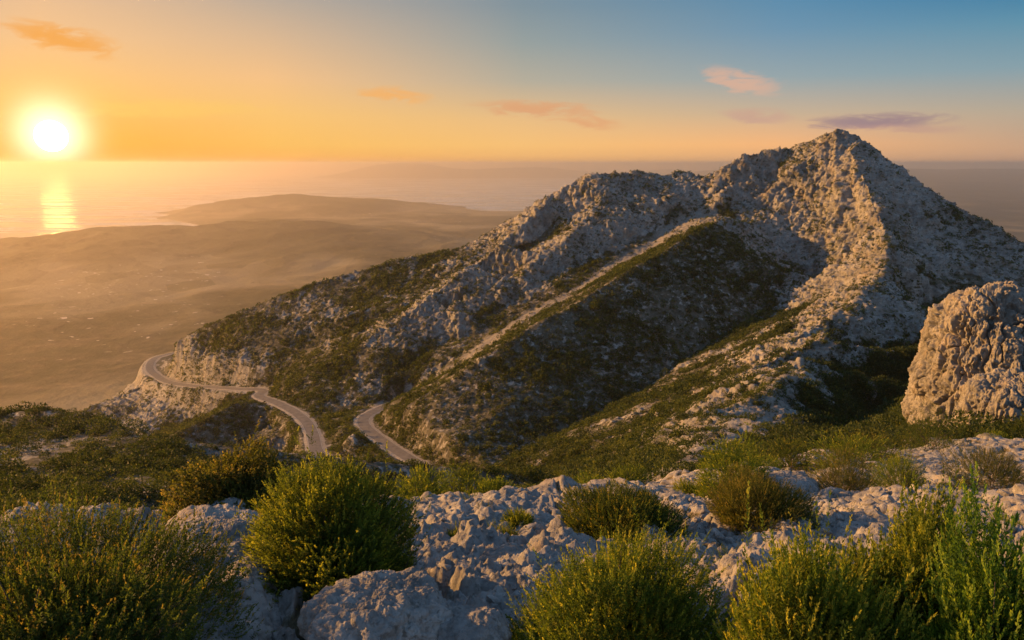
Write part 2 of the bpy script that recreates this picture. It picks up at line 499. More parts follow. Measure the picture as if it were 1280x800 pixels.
behind(SKY_L, .62)
behind([(905, 205, 409, 1), (960, 185, 409, 1), (1010, 177, 406, 1), (1045, 159, 397, 1), (1100, 190, 390, 1), (1150, 225, 376, 1), (1200, 257, 362, 1), (1280, 305, 344, 1), (1400, 372, 322, 1), (1700, 470, 300, 1)], .7)
behind([(184, 458, 480, 1), (150, 489, 448, 1), (100, 516, 425, 1), (0, 562, 395, 1)], .6)
for Y in (.55, 1.0, 1.7, 2.4):
    for k in np.linspace(-1.6, 1.6, 9):
        PTS.append((k * Y, Y, -1.95 - .12 * Y, .6))
for rd in ROADS:
    for i in range(len(rd) - 1):
        for f in (0, .5):
            u, v, Y = [rd[i][k] * (1 - f) + rd[i + 1][k] * f for k in range(3)]
            PTS.append((*unproj(u, v, Y), .3))
for Y, t in ((.55, -3.9), (1.0, -2.1), (2.4, -.95), (3.2, -.62), (4.6, -.53), (8., -.47), (14., -.42), (34., -.37)):
    for a in (-3.3, -2.4, 2.4, 3.3):
        PTS.append((a * Y, Y, t * Y, .6))
for Y in (40., 100., 250., 420., 800., 1400.):
    for a in (-3.3, -1.7, 1.7, 3.3):
        PTS.append((a * Y, Y, -.36 * Y if Y < 1000 else -425, .3))

_P = np.array(PTS, np.float64)
_P[:, 1] = np.maximum(_P[:, 1], .5)
_A, _L, _T = _P[:, 0] / _P[:, 1], np.log(_P[:, 1]), _P[:, 2] / _P[:, 1]
_LK = 1.6                               # aspect of log-distance against bearing in the triangulation


def make_tin():
    key = {}
    for i, (a, l) in enumerate(zip(_A, _L)):
        key[(round(a, 3), round(l, 3))] = i
    idx = list(key.values())
    co = [Vector((_A[i], _L[i] * _LK)) for i in idx]
    v, e, f, ov, oe, of = geometry.delaunay_2d_cdt(co, [], [], 0, 1e-6)
    src = [idx[o[0]] if o else 0 for o in ov]
    return (np.array([(p[0], p[1]) for p in v]), np.array([t for t in f if len(t) == 3]), _T[src], _P[src, 3])


TIN = make_tin()


def sample_tin(a, l):
    """rasterise the triangulation on the grid a (cols) x l (rows)"""
    V, F, T, R = TIN
    out = np.full((len(l), len(a)), np.nan)
    rk = np.zeros_like(out)
    lk = l * _LK
    for t in F:
        p = V[t]
        c0, c1 = np.searchsorted(a, p[:, 0].min()), np.searchsorted(a, p[:, 0].max(), 'right')
        r0, r1 = np.searchsorted(lk, p[:, 1].min()), np.searchsorted(lk, p[:, 1].max(), 'right')
        if c0 >= c1 or r0 >= r1:
            continue
        X, Yy = np.meshgrid(a[c0:c1], lk[r0:r1])
        d = (p[1, 1] - p[2, 1]) * (p[0, 0] - p[2, 0]) + (p[2, 0] - p[1, 0]) * (p[0, 1] - p[2, 1])
        if abs(d) < 1e-12:
            continue
        w0 = ((p[1, 1] - p[2, 1]) * (X - p[2, 0]) + (p[2, 0] - p[1, 0]) * (Yy - p[2, 1])) / d
        w1 = ((p[2, 1] - p[0, 1]) * (X - p[2, 0]) + (p[0, 0] - p[2, 0]) * (Yy - p[2, 1])) / d
        w2 = 1 - w0 - w1
        m = (w0 >= -1e-6) & (w1 >= -1e-6) & (w2 >= -1e-6)
        out[r0:r1, c0:c1][m] = (w0 * T[t[0]] + w1 * T[t[1]] + w2 * T[t[2]])[m]
        rk[r0:r1, c0:c1][m] = (w0 * R[t[0]] + w1 * R[t[1]] + w2 * R[t[2]])[m]
    bad = np.isnan(out)
    if bad.any():
        out[bad] = -.4
    return out, rk


def blur(z, n):
    for _ in range(n):
        z = (np.pad(z, ((1, 1), (0, 0)), 'edge')[:-2] + 2 * z + np.pad(z, ((1, 1), (0, 0)), 'edge')[2:]) / 4
        z = (np.pad(z, ((0, 0), (1, 1)), 'edge')[:, :-2] + 2 * z + np.pad(z, ((0, 0), (1, 1)), 'edge')[:, 2:]) / 4
    return z


def road_pts(rd):
    """dense smooth centre line in world space"""
    c = np.array([unproj(*p) for p in rd])
    out = []
    for i in range(len(c) - 1):
        p0, p1, p2, p3 = c[max(i - 1, 0)], c[i], c[i + 1], c[min(i + 2, len(c) - 1)]
        for f in np.linspace(0, 1, 14, endpoint=False):
            out.append(.5 * (2 * p1 + (p2 - p0) * f + (2 * p0 - 5 * p1 + 4 * p2 - p3) * f ** 2 + (3 * p1 - p0 - 3 * p2 + p3) * f ** 3))
    out.append(c[-1])
    out = np.array(out)
    z = out[:, 2]
    for _ in range(30):
        z[1:-1] = (z[:-2] + 2 * z[1:-1] + z[2:]) / 4
    out[:, 2] = z
    return out


ROAD_C = [road_pts(r) for r in ROADS]


def near_line(X, Y, C):
    """distance to a dense polyline and the height of its nearest point"""
    d = np.full(X.shape, 1e9)
    z = np.zeros(X.shape)
    m = (X > C[:, 0].min() - 40) & (X < C[:, 0].max() + 40) & (Y > C[:, 1].min() - 40) & (Y < C[:, 1].max() + 40)
    xs, ys = X[m], Y[m]
    dm = np.full(xs.shape, 1e9)
    zm = np.zeros(xs.shape)
    for c in C:
        q = (xs - c[0]) ** 2 + (ys - c[1]) ** 2
        k = q < dm
        dm[k] = q[k]
        zm[k] = c[2]
    d[m] = np.sqrt(dm)
    z[m] = zm
    return d, z


def terrain(a, l, nb, mode):
    T, R = sample_tin(a, l)
    T, R = blur(T, nb), blur(R, nb)
    A, Lg = np.meshgrid(a, l)
    Y = np.exp(Lg)
    X = A * Y
    P = np.stack([X, Y, T * Y], -1)
    N = grid_normals(P)
    flat = P.reshape(-1, 3).astype(np.float32)
    slope = 1 - N[..., 2]
    rd = np.full(X.shape, 1e9)
    rz = np.zeros(X.shape)
    sc = np.zeros(X.shape)
    if mode == 'mountain':
        for C in ROAD_C:
            d, z = near_line(X, Y, C)
            k = d < rd
            rd[k], rz[k] = d[k], z[k]
        ds, _ = near_line(X, Y, road_pts(SCREE))
        sc = 1 - sstep(ds + 6 * fbm(flat, 12, 3, seed=5).reshape(X.shape), 4.0, 9.0)
        keep = sstep(rd, 4.5, 14)                      # calm the ground by the road
        big = fbm(flat, 60, 3, seed=1).reshape(X.shape)
        med = fbm(flat * np.array([1, 1, .55], np.float32), 16, 4, .55, seed=2, mode=1).reshape(X.shape)
        rockn = fbm(flat, 1.7, 3, .65, seed=19).reshape(X.shape)
        f1, f2 = worley(flat + 1.2 * np.stack([perlin(flat, 4, 61), perlin(flat, 4, 62), perlin(flat, 4, 63)], -1), np.array([3.2, 3.2, 4.4], np.float32), 3)
        g1, g2 = worley(flat * np.array([1, 1, .8], np.float32), 1.4, 4)
        boul = (.5 - 1.1 * f1 * f1).reshape(X.shape)
        crk = sstep(f2 - f1, 0, .25).reshape(X.shape)
        sml = (.45 - 1.1 * g1 * g1).reshape(X.shape)
        fine = fbm(flat, 2.4, 3, .6, seed=7).reshape(X.shape)
        k1, k2 = worley(flat, .8, 14)
        tiny = (.4 - 1.1 * k1 * k1).reshape(X.shape)
        runs = fbm(flat * np.array([1, 1, .22], np.float32), 4.5, 4, .6, seed=15, mode=1).reshape(X.shape) * sstep(slope, .2, .45)
        q = flat @ np.array([.30, .42, .86], np.float32) + 3.0 * fbm(flat, 18, 3, seed=16)
        strata = fbm(np.stack([q * .33, flat[:, 0] * .02, flat[:, 1] * .02], -1), 1.0, 4, .6, seed=17, mode=1).reshape(X.shape)
        ribs = fbm(flat @ np.array([[.9, .2, 0], [-.2, .5, 0], [.25, 0, .16]], np.float32), 13, 3, .5, seed=18, mode=1).reshape(X.shape) * sstep(slope, .12, .4)
        patch = fbm(flat, 22, 4, .6, seed=9).reshape(X.shape) + .5 * fbm(flat, 5, 3, .6, seed=10).reshape(X.shape)
        rock = sstep(R + .72 * patch + .12 * slope, .42, .66)
        rock = np.maximum(rock, sstep(slope + .3 * patch, .42, .6) * .9)
        rock = np.maximum(rock, (rd < 13) * (Y > 338) * sstep(slope + .3 * patch, .2, .35) * .75)
        stone = sstep(rockn + .35 * patch, .02, .22) * .62 * (1 - sc)
        rockk = rock * (1 - .8 * sc)
        near_k = sstep(Y, 60, 250)
        ok = .28 + .72 * near_k
        disp = big * 3.2 * (.3 + .7 * keep) * near_k + rockk * keep * ok * (2.2 * med + .8 * boul * (.4 + .6 * crk) + .85 * sml + 1.4 * fine + .6 * tiny + 2.4 * runs + 4.2 * ribs + 1.9 * strata - .3)
        disp += (1 - rockk) * keep * (.7 * med + .5 * fine + .3 * sml) * ok
        P = P + N * disp[..., None]
        b = (1 - sstep(rd, 4.2, 9.5)) * (rd < 1e8)
        P[..., 2] = P[..., 2] * (1 - b) + (rz - .12 - .25 * (rd < 3.4)) * b
        # sink under the near ground where the two sheets overlap
        P[..., 2] -= 2.5 * (1 - sstep(Y, 30, 44))
    else:
        med = fbm(flat, 1.6, 4, .55, seed=21, mode=1).reshape(X.shape)
        big = fbm(flat, 7.0, 2, .5, seed=28).reshape(X.shape)
        f1, f2 = worley(flat + .35 * np.stack([perlin(flat, .8, 64), perlin(flat, .8, 65), perlin(flat, .8, 66)], -1), .85, 22)
        g1, g2 = worley(flat, .26, 23)
        h1, h2 = worley(flat, .1, 29)
        fine = fbm(flat, .3, 5, .62, seed=24, mode=1).reshape(X.shape)
        patch = fbm(flat, 2.2, 4, .6, seed=25).reshape(X.shape) + .5 * fbm(flat, .5, 3, .6, seed=26).reshape(X.shape)
        rock = sstep(R + 1.0 * patch, .40, .64)
        far = sstep(Y, 12, 40)
        boul = (.45 - 1.1 * f1 * f1).reshape(X.shape)
        crk = sstep(f2 - f1, 0, .3).reshape(X.shape)
        gq = flat @ np.array([[.94, .34, 0], [-.1, .28, 0], [0, 0, .5]], np.float32)
        nf = 1 - .75 * sstep(Y, 4.5, 14)
        groove = .15 * fbm(gq, .6, 3, .5, seed=41, mode=1).reshape(X.shape) * (.5 + .5 * nf) + .06 * nf * fbm(flat, .2, 4, .55, seed=42, mode=1).reshape(X.shape)
        disp = big * .5 + rock * (.23 * med + .07 * boul * (.3 + .7 * crk) + groove + .03 * (.45 - 1.1 * g1 * g1).reshape(X.shape) + .016 * (.45 - 1.1 * h1 * h1).reshape(X.shape) + .11 * nf * fine)
        pit = np.minimum(sstep(h1, .12, .5), 1).reshape(X.shape) * .018 + sstep(g1, .1, .55).reshape(X.shape) * .03
        crisp = fbm(flat, .09, 4, .7, seed=27, mode=2).reshape(X.shape)
        c1, c2 = worley(flat * np.array([1, 1, .3], np.float32) + .28 * np.stack([perlin(flat, .7, 67), perlin(flat, .7, 68), perlin(flat, .7, 69)], -1), .95, 44)
        joint = (1 - sstep(c2 - c1, .0, .09)).reshape(X.shape)
        disp -= rock * .16 * joint * (1 - .6 * sstep(Y, 8, 20))
        disp += rock * (pit * sstep(patch, -.5, .3) + .03 * nf * crisp)
        low = med * .5 + boul * .5 + .35 * fine
        stone = 0 * rock
        rock = rock * sstep(low, -.30, -.10) * (1 - .7 * joint)
        disp += (1 - rock) * (.08 * med + .04 * fine + .03 * (.5 - g1).reshape(X.shape))
        if True:
            f1, f2 = worley(flat, 4.6, 3)
            disp += far * rock * .5 * (.45 - 1.1 * f1 * f1).reshape(X.shape)
        P = P + N * disp[..., None]
        P[..., 2] -= 1.2 * sstep(Y, 38, 46)
        patch = patch
    P[..., 2] += CAM_Z
    return P, dict(rock=np.maximum(rock, stone).ravel(), scree=sc.ravel()), N, slope, patch, rd

# ------------------------------------------------------------------ terrain materials
def terrain_mat(name, s, rock_cols, soil_cols, bump_d):
    """s = size in metres of the finest visible grain"""
    m, w, b = new_mat(name)
    pos = w.n('ShaderNodeTexCoord').outputs['Object']
    rock, scree = w.attr('rock'), w.attr('scree')
    n1 = w.noise(pos, .06 / s, 5, .6)
    n2 = w.noise(pos, .35 / s, 6, .65, .4)
    n3 = w.noise(pos, 1.4 / s, 4, .7)
    rc = w.ramp(w.math('MULTIPLY_ADD', n1, .45, w.math('MULTIPLY', n2, .55)), [(.3, rock_cols[0]), (.45, rock_cols[1]), (.55, rock_cols[2]), (.72, rock_cols[3])])
    spots = w.smooth(n3, .52, .64)
    rc = w.mix(w.math('MULTIPLY', spots, .6), rc, rock_cols[0])
    stain = w.smooth(w.noise(pos, .13 / s, 5, .65, .6), .5, .66)
    rc = w.mix(w.math('MULTIPLY', stain, .4), rc, w.mix(.6, rc, (.24, .16, .085)))
    lichen = w.smooth(w.noise(pos, .7 / s, 3, .6), .58, .64)
    rc = w.mix(w.math('MULTIPLY', lichen, .6), rc, (.12, .115, .10))
    so = w.ramp(w.math('MULTIPLY_ADD', n2, .6, w.math('MULTIPLY', n3, .4)), [(.3, soil_cols[0]), (.5, soil_cols[1]), (.68, soil_cols[2])])
    f = w.smooth(w.math('MULTIPLY_ADD', w.math('SUBTRACT', n2, .5), .9, rock), .35, .65)
    c = w.mix(f, so, rc)
    sg = w.ramp(n3, [(.3, (.15, .135, .115)), (.7, (.27, .25, .22))])
    c = w.mix(w.math('MULTIPLY', scree, .85), c, sg)
    w.put(b.inputs['Base Color'], c)
    n4 = w.noise(pos, 4.5 / s, 5, .75, .3)
    h = w.math('ADD', w.math('MULTIPLY', n2, .5), w.math('ADD', w.math('MULTIPLY', n3, .35), w.math('MULTIPLY', n4, .22)))
    bump(w, b, h, .9, bump_d)
    return m


ROCK_FAR = [(.085, .08, .073), (.17, .162, .147), (.26, .247, .225), (.365, .346, .315)]
ROCK_NEAR = [(.095, .092, .088), (.185, .178, .17), (.275, .264, .25), (.39, .374, .352)]
SOIL = [(.035, .036, .022), (.075, .07, .05), (.16, .15, .125)]
MAT_MOUNT = terrain_mat('limestone_mountain', 1.0, ROCK_FAR, SOIL, .8)
MAT_GROUND = terrain_mat('limestone_ground', .05, ROCK_NEAR, [(.05, .045, .025), (.11, .09, .055), (.22, .185, .13)], .04)

# ------------------------------------------------------------------ mountain and near ground
DEC = 1
_l = np.concatenate([np.linspace(math.log(30), math.log(130), 260 // DEC, endpoint=False), np.linspace(math.log(130), math.log(200), 200 // DEC, endpoint=False),
                     np.linspace(math.log(200), math.log(440), 800 // DEC, endpoint=False), np.linspace(math.log(440), math.log(1350), 90 // DEC)])
_a = np.concatenate([np.linspace(-1.65, -.92, 110, endpoint=False), np.linspace(-.92, .92, 1400, endpoint=False), np.linspace(.92, 1.65, 110)])
MP, MATTR, MN, MSLOPE, MPATCH, MRD = terrain(_a, _l, 3, 'mountain')
tag(mesh_obj('mountain', MP.reshape(-1, 3), grid_faces(len(_l), len(_a)), MAT_MOUNT, attrs=MATTR), kind='structure',
    label='limestone mountain with scrub slopes and a pointed peak')
_ln = np.concatenate([np.linspace(math.log(.6), math.log(1.6), 60, endpoint=False), np.linspace(math.log(1.6), math.log(46), 960)])
_an = np.concatenate([np.linspace(-3.0, -.95, 150, endpoint=False), np.linspace(-.95, .95, 1100, endpoint=False), np.linspace(.95, 3.0, 150)])
GP, GATTR, GN, GSLOPE, GPATCH, _ = terrain(_an, _ln, 4, 'ground')
tag(mesh_obj('ground', GP.reshape(-1, 3), grid_faces(len(_ln), len(_an)), MAT_GROUND, attrs=GATTR), kind='structure',
    label='rough pale limestone ground of the near terrace')


def grid_at(G, a, l, x, y):
    """height of a grid terrain at plan points (arrays)"""
    y = np.maximum(np.asarray(y, float), 1e-3)
    ca = np.interp(np.asarray(x) / y, a, np.arange(len(a)))
    cl = np.interp(np.log(y), l, np.arange(len(l)))
    i, j = np.clip(cl.astype(int), 0, len(l) - 2), np.clip(ca.astype(int), 0, len(a) - 2)
    f, g = cl - i, ca - j
    Z = G[..., 2]
    return (Z[i, j] * (1 - f) * (1 - g) + Z[i + 1, j] * f * (1 - g) + Z[i, j + 1] * (1 - f) * g + Z[i + 1, j + 1] * f * g)


def ground_z(x, y):
    return float(grid_at(GP, _an, _ln, [x], [y])[0])


def mount_z(x, y):
    return float(grid_at(MP, _a, _l, [x], [y])[0])


# ------------------------------------------------------------------ road
def build_road():
    m, w, b = new_mat('worn_asphalt')
    pos = w.n('ShaderNodeTexCoord').outputs['Object']
    n = w.noise(pos, .5, 5, .6)
    w.put(b.inputs['Base Color'], w.ramp(n, [(.3, (.10, .092, .085)), (.7, (.165, .153, .14))]))
    b.inputs['Roughness'].default_value = .85
    mv, w, b = new_mat('dusty_verge')
    pos = w.n('ShaderNodeTexCoord').outputs['Object']
    w.put(b.inputs['Base Color'], w.ramp(w.noise(pos, .8, 5, .7), [(.3, (.2, .175, .14)), (.7, (.34, .30, .25))]))
    mw, w, b = new_mat('faded_white_line')
    w.put(b.inputs['Base Color'], (.42, .40, .37))
    roads = []
    for C in ROAD_C:
        P = C.copy()
        d = np.gradient(P[:, :2], axis=0)
        d /= np.linalg.norm(d, axis=1, keepdims=True)
        nrm = np.stack([d[:, 1], -d[:, 0]], 1)

        def strip(offs, zs):
            rows = []
            for o, z in zip(offs, zs):
                q = P.copy()
                q[:, :2] += nrm * o
                q[:, 2] += z + CAM_Z
                rows.append(q)
            return np.stack(rows, 1)
        wob = np.array([math.sin(i * .7) * .25 + math.sin(i * .23) * .3 for i in range(len(P))])
        S1 = strip([-2.5, -1, 1, 2.5], [.0, .04, .04, .0])
        roads.append(S1)
        S2 = strip([-3.5, -2.4, 2.4, 3.5], [-.12, -.012, -.012, -.12])
        S2[:, 0, :2] -= nrm * (wob * .8)[:, None]
        S2[:, 3, :2] += nrm * (wob * .7)[:, None]
        r = mesh_obj('road', S1.reshape(-1, 3), grid_faces(len(P), 4), m)
        tag(r, kind='structure', label='narrow grey mountain road')
        v = mesh_obj('verge', S2.reshape(-1, 3), grid_faces(len(P), 4)[[i for i in range((len(P) - 1) * 3) if i % 3 != 1]], mv)
        tag(v, kind='structure', label='dusty stony verge of the road')
        for s in (-1, 1):
            L = strip([s * 2.27 - .06, s * 2.27 + .06], [.012, .008])
            k = mesh_obj('edge_line', L.reshape(-1, 3), grid_faces(len(P), 2), mw)
            tag(k, kind='structure', label='faded white edge line of the road')


build_road()


# ------------------------------------------------------------------ far country
def far_land():
    P = []

    def add(u, v, Y):
        P.append(unproj(u, v, Y))

    def row(l):
        for p, q in zip(l, l[1:]):
            n = max(1, int(abs(q[0] - p[0]) / 60))
            for i in range(n):
                f = i / n
                add(p[0] + (q[0] - p[0]) * f, p[1] + (q[1] - p[1]) * f, p[2] + (q[2] - p[2]) * f)
        add(*l[-1])
    row([(-900, 535, 1150), (0, 530, 1170), (400, 530, 1170), (900, 530, 1170), (2200, 535, 1150)])
    row([(-900, 460, 1560), (0, 462, 1560), (400, 460, 1560), (1000, 460, 1560), (2200, 460, 1560)])
    row([(-900, 400, 2080), (0, 405, 2050), (200, 402, 2070), (400, 395, 2080), (2200, 400, 2100)])
    row([(-900, 350, 2900), (0, 352, 2850), (150, 345, 2900), (300, 350, 2900), (450, 345, 2800), (700, 350, 2900), (2200, 350, 2900)])
    row([(-900, 330, 3300), (0, 322, 3350), (120, 312, 3450), (260, 318, 3450), (400, 315, 3400), (520, 320, 3300), (700, 330, 3300), (2200, 330, 3300)])
    # crest of the nearer hill
    row([(-900, 330, 3400), (-300, 316, 3600), (0, 303, 3750), (40, 296, 3850), (90, 288, 4000), (130, 285, 4050), (175, 287, 4050), (225, 291, 4000), (250, 284, 4250), (285, 276, 4350), (330, 274, 4350), (400, 277, 4300), (470, 284, 4200), (530, 297, 4000), (556, 304, 3900), (640, 318, 3600)])
    row([(-900, 320, 4600), (-300, 310, 4900), (0, 306, 4950), (90, 299, 5000), (175, 300, 5000), (235, 296, 4950), (330, 290, 5000), (450, 288, 5100), (560, 291, 4900), (640, 296, 4500), (720, 300, 4400)])
    # shore: below sea level towards the water
    row([(-900, 306, 5300), (0, 298, 5400), (120, 292, 5500), (215, 288, 5620), (243, 285, 5760), (246, 282, 5950), (236, 277, 6250), (212, 271.5, 6700), (204, 270, 6900)])
    # headland
    row([(212, 268.5, 7000), (240, 260, 7300), (280, 251, 7700), (330, 248, 7900), (356, 247, 8000), (368, 243.5, 8000), (400, 243, 8000), (450, 246, 8000), (490, 249, 7900), (540, 259, 7600), (590, 264, 7400), (640, 265, 7300), (800, 262, 7300)])
    row([(275, 280, 5350), (330, 276, 5500), (450, 278, 5500), (560, 283, 5350), (650, 284, 5300), (800, 284, 5300)])
    row([(275, 275, 6300), (330, 271, 6600), (450, 270, 6600), (600, 272, 6500), (800, 272, 6500)])
    for (u, Y) in [(-900, 5900), (-300, 5900), (0, 5900), (120, 6000), (200, 6100), (190, 7100), (150, 7600), (220, 8300), (300, 9100), (400, 9300), (520, 9200), (620, 8800), (800, 8700), (240, 6480 - 500)]:
        x, y, z = unproj(u, 270, Y)
        if u != 240:
            P.append((x, y, -CAM_Z - 45))
    # right: plain and plateau
    row([(900, 300, 4400), (1280, 300, 4500), (2200, 300, 4500)])
    row([(900, 262, 7000), (1280, 262, 7000), (2200, 262, 7000)])
    row([(900, 250, 8600), (1050, 240, 9800), (1280, 243, 9800), (2200, 240, 9800)])
    row([(900, 228, 14000), (1120, 222, 14000), (1280, 222, 14000), (2200, 222, 14000)])
    row([(880, 213, 19000), (1000, 209, 19000), (1125, 210, 19000), (1190, 212, 19000), (1215, 210.5, 19000), (1280, 211, 19000), (1700, 208, 19000), (2200, 210, 19000)])
    for u in (800, 880, 1280, 2200):
        x, y, z = unproj(u, 215, 26000)
        P.append((x, y, -CAM_Z - 50))
    for (u, Y) in [(820, 10500), (800, 14000), (780, 19000)]:
        x, y, z = unproj(u, 215, Y)
        P.append((x, y, -CAM_Z - 50))
    P = np.array(P)
    co = [Vector((p[0] / p[1], math.log(p[1]) * .8)) for p in P]
    v, e, f, ov, _, _ = geometry.delaunay_2d_cdt(co, [], [], 0, 1e-6)
    src = [o[0] if o else 0 for o in ov]
    global TIN, _LK
    keepT, keepL = TIN, _LK
    TIN = (np.array([(p[0], p[1]) for p in v]), np.array([t for t in f if len(t) == 3]), P[src, 2] / P[src, 1], np.zeros(len(src)))
    _LK = .8
    a = np.linspace(-1.35, 1.45, 900)
    l = np.linspace(math.log(1150), math.log(25500), 620)
    T, _ = sample_tin(a, l)
    TIN, _LK = keepT, keepL
    T = blur(T, 2)
    A, Lg = np.meshgrid(a, l)
    Y = np.exp(Lg)
    X = A * Y
    Z = T * Y
    flat = np.stack([X, Y, np.zeros_like(X)], -1).reshape(-1, 3)
    hgt = np.clip((Z + CAM_Z) / 60, 0, 1.6)
    Z = Z + (fbm(flat, 700, 5, .5, 31).reshape(X.shape) * 55 + fbm(flat, 260, 4, .5, 32, 2).reshape(X.shape) * 14) * np.clip(hgt, 0, 1) * np.clip(Y / 3500, .25, 1.0) * (Y < 12500)
    Z = Z + fbm(flat, 1500, 4, .5, 33).reshape(X.shape) * 60 * (Y > 12500) * hgt / 1.6 * .5
    V = np.stack([X, Y, Z + CAM_Z], -1)
    m, w, b = new_mat('far_scrubland')
    pos = w.n('ShaderNodeTexCoord').outputs['Object']
    n1 = w.noise(pos, .0022, 6, .62, .5)
    n2 = w.noise(pos, .02, 5, .68)
    vor = w.n('ShaderNodeTexVoronoi')
    w.put(vor.inputs['Vector'], pos)
    vor.inputs['Scale'].default_value = .007
    fields = w.math('MULTIPLY', w.smooth(w.noise(pos, .0009, 3), .46, .58), .8)
    c = w.ramp(w.math('MULTIPLY_ADD', n1, .5, w.math('MULTIPLY', n2, .5)), [(.36, (.014, .02, .009)), (.48, (.034, .036, .018)), (.58, (.085, .07, .04)), (.7, (.22, .18, .13))])
    fc = w.ramp(w.math('FRACT', w.math('MULTIPLY', w.n('ShaderNodeSeparateColor').outputs[0], 1)), [(0, (.1, .09, .05)), (1, (.3, .25, .16))])
    sepc = fc.node.inputs[0].links[0].from_node.inputs[0].links[0].from_node
    w.put(sepc.inputs[0], vor.outputs['Color'])
    c = w.mix(fields, c, fc)
    pale = w.math('MULTIPLY', w.smooth(w.noise(pos, .03, 2, .5), .66, .7), w.smooth(w.noise(pos, .0012, 2), .52, .6))
    c = w.mix(w.math('MULTIPLY', pale, .8), c, (.55, .5, .45))
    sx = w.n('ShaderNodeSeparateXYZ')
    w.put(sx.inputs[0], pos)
    wood = w.math('MULTIPLY', w.smooth(sx.outputs[0], 1200, 2600), w.smooth(n1, .62, .45))  # dusk shade of the right-hand plain, painted into the land colour
    c = w.mix(w.math('MULTIPLY', wood, .92), c, (.014, .022, .016))  # wood here is the painted dusk shade, not trees
    hill = w.smooth(w.math('MULTIPLY_ADD', w.math('SUBTRACT', n1, .5), 60, sx.outputs[2]), 45, 100)
    c = w.mix(w.math('MULTIPLY', hill, .72), c, w.mix(n2, (.012, .018, .009), (.04, .042, .022)))
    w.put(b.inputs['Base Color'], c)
    bump(w, b, n2, .8, 12.0)
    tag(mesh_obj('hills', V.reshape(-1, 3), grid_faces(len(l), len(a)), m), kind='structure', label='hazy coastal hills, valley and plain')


far_land()


def sea():
    v, fs = [], []
    m, w, b = new_mat('sea_water')
    pos = w.n('ShaderNodeTexCoord').outputs['Object']
    w.put(b.inputs['Base Color'], (.015, .035, .045))
    patch = w.noise(w.vmath('MULTIPLY', pos, (.22, 1, 1)), .0032, 5, .7)
    w.put(b.inputs['Roughness'], w.ramp(patch, [(.38, .10), (.5, .24), (.6, .42)]))
    b.inputs['Specular IOR Level'].default_value = .5
    b.inputs['IOR'].default_value = 1.33
    n = w.noise(w.vmath('MULTIPLY', pos, (1, 2.2, 1)), .011, 6, .62)
    bump(w, b, n, .18, 22.0)
    R = 39000
    V = np.array([(-R, 900, 0), (R, 900, 0), (R, R, 0), (-R, R, 0)], float)
    gl = w.n('ShaderNodeBsdfGlossy')
    w.put(gl.inputs['Roughness'], b.inputs['Roughness'].links[0].from_socket)
    w.put(gl.inputs['Normal'], b.inputs['Normal'].links[0].from_socket)
    w.put(gl.inputs['Color'], (.97, .97, .97))
    fr = w.n('ShaderNodeFresnel')
    fr.inputs[0].default_value = 1.33
    mx = w.n('ShaderNodeMixShader')
    w.put(mx.inputs[0], fr.outputs[0])
    b.inputs['Specular IOR Level'].default_value = 0
    w.put(mx.inputs[1], b.outputs[0])
    w.put(mx.inputs[2], gl.outputs[0])
    w.put(m.node_tree.nodes['Material Output'].inputs['Surface'], mx.outputs[0])
    o = mesh_obj('sea', V, np.array([[0, 1, 2, 3]]), m)
    tag(o, kind='structure', label='calm sea with golden sun glitter')


sea()


def island():
    # low far island on the sea horizon
    n = 160
    x = np.linspace(-6200, 7600, n)
    prof = 470 * np.exp(-((x + 3600) / 1700) ** 2) + 330 * np.exp(-((x - 600) / 2600) ** 2) + 250 * np.exp(-((x - 5200) / 1500) ** 2)
    q = np.stack([x, x * 0, x * 0], -1)
    prof = np.minimum(prof * (1 + .22 * fbm(q, 1500, 4, .5, 51)), 468)
    rows = []
    for k, (dy, f) in enumerate(((0, -.1), (500, .45), (1000, 1.0), (2300, .4), (3000, -.1))):
        rows.append(np.stack([x, 25000 + dy + 300 * np.sin(x / 1900.), prof * f - 12], -1))
    V = np.stack(rows, 0)
    m, w, b = new_mat('island_scrub')
    w.put(b.inputs['Base Color'], (.05, .05, .035))
    tag(mesh_obj('island', V.reshape(-1, 3), grid_faces(5, n), m), kind='structure', label='faint low island on the sea horizon')


island()


def haze():
    # one box of air round everything
    R0, R1, top = -41000, 41000, CAM_Z + 27.0
    x = np.array([(sx, sy, sz) for sz in (-70.0, top) for sx, sy in ((R0, -600), (R1, -600), (R1, R1), (R0, R1))], float)
    f = np.array([[3, 2, 1, 0], [4, 5, 6, 7], [0, 1, 5, 4], [1, 2, 6, 5], [2, 3, 7, 6], [3, 0, 4, 7]])
    m = bpy.data.materials.new('haze')
    m.use_nodes = True
    nt = m.node_tree
    nt.nodes.remove(nt.nodes['Principled BSDF'])
    pv = nt.nodes.new('ShaderNodeVolumePrincipled')
    pv.inputs['Color'].default_value = (.92, .82, .71, 1)
    pv.inputs['Density'].default_value = HAZE_D
    pv.inputs['Anisotropy'].default_value = HAZE_G
    pv.inputs['Density Attribute'].default_value = ''
    nt.links.new(pv.outputs[0], nt.nodes['Material Output'].inputs['Volume'])
    m.cycles.homogeneous_volume = True
    o = mesh_obj('haze', x, f, m, smooth=False)
    tag(o, kind='stuff', label='warm evening haze over the valley')


HAZE_D, HAZE_G = 1.02e-4, .78
haze()

# ================================================================== PLANTS
rng = np.random.default_rng(7)
LOG = []


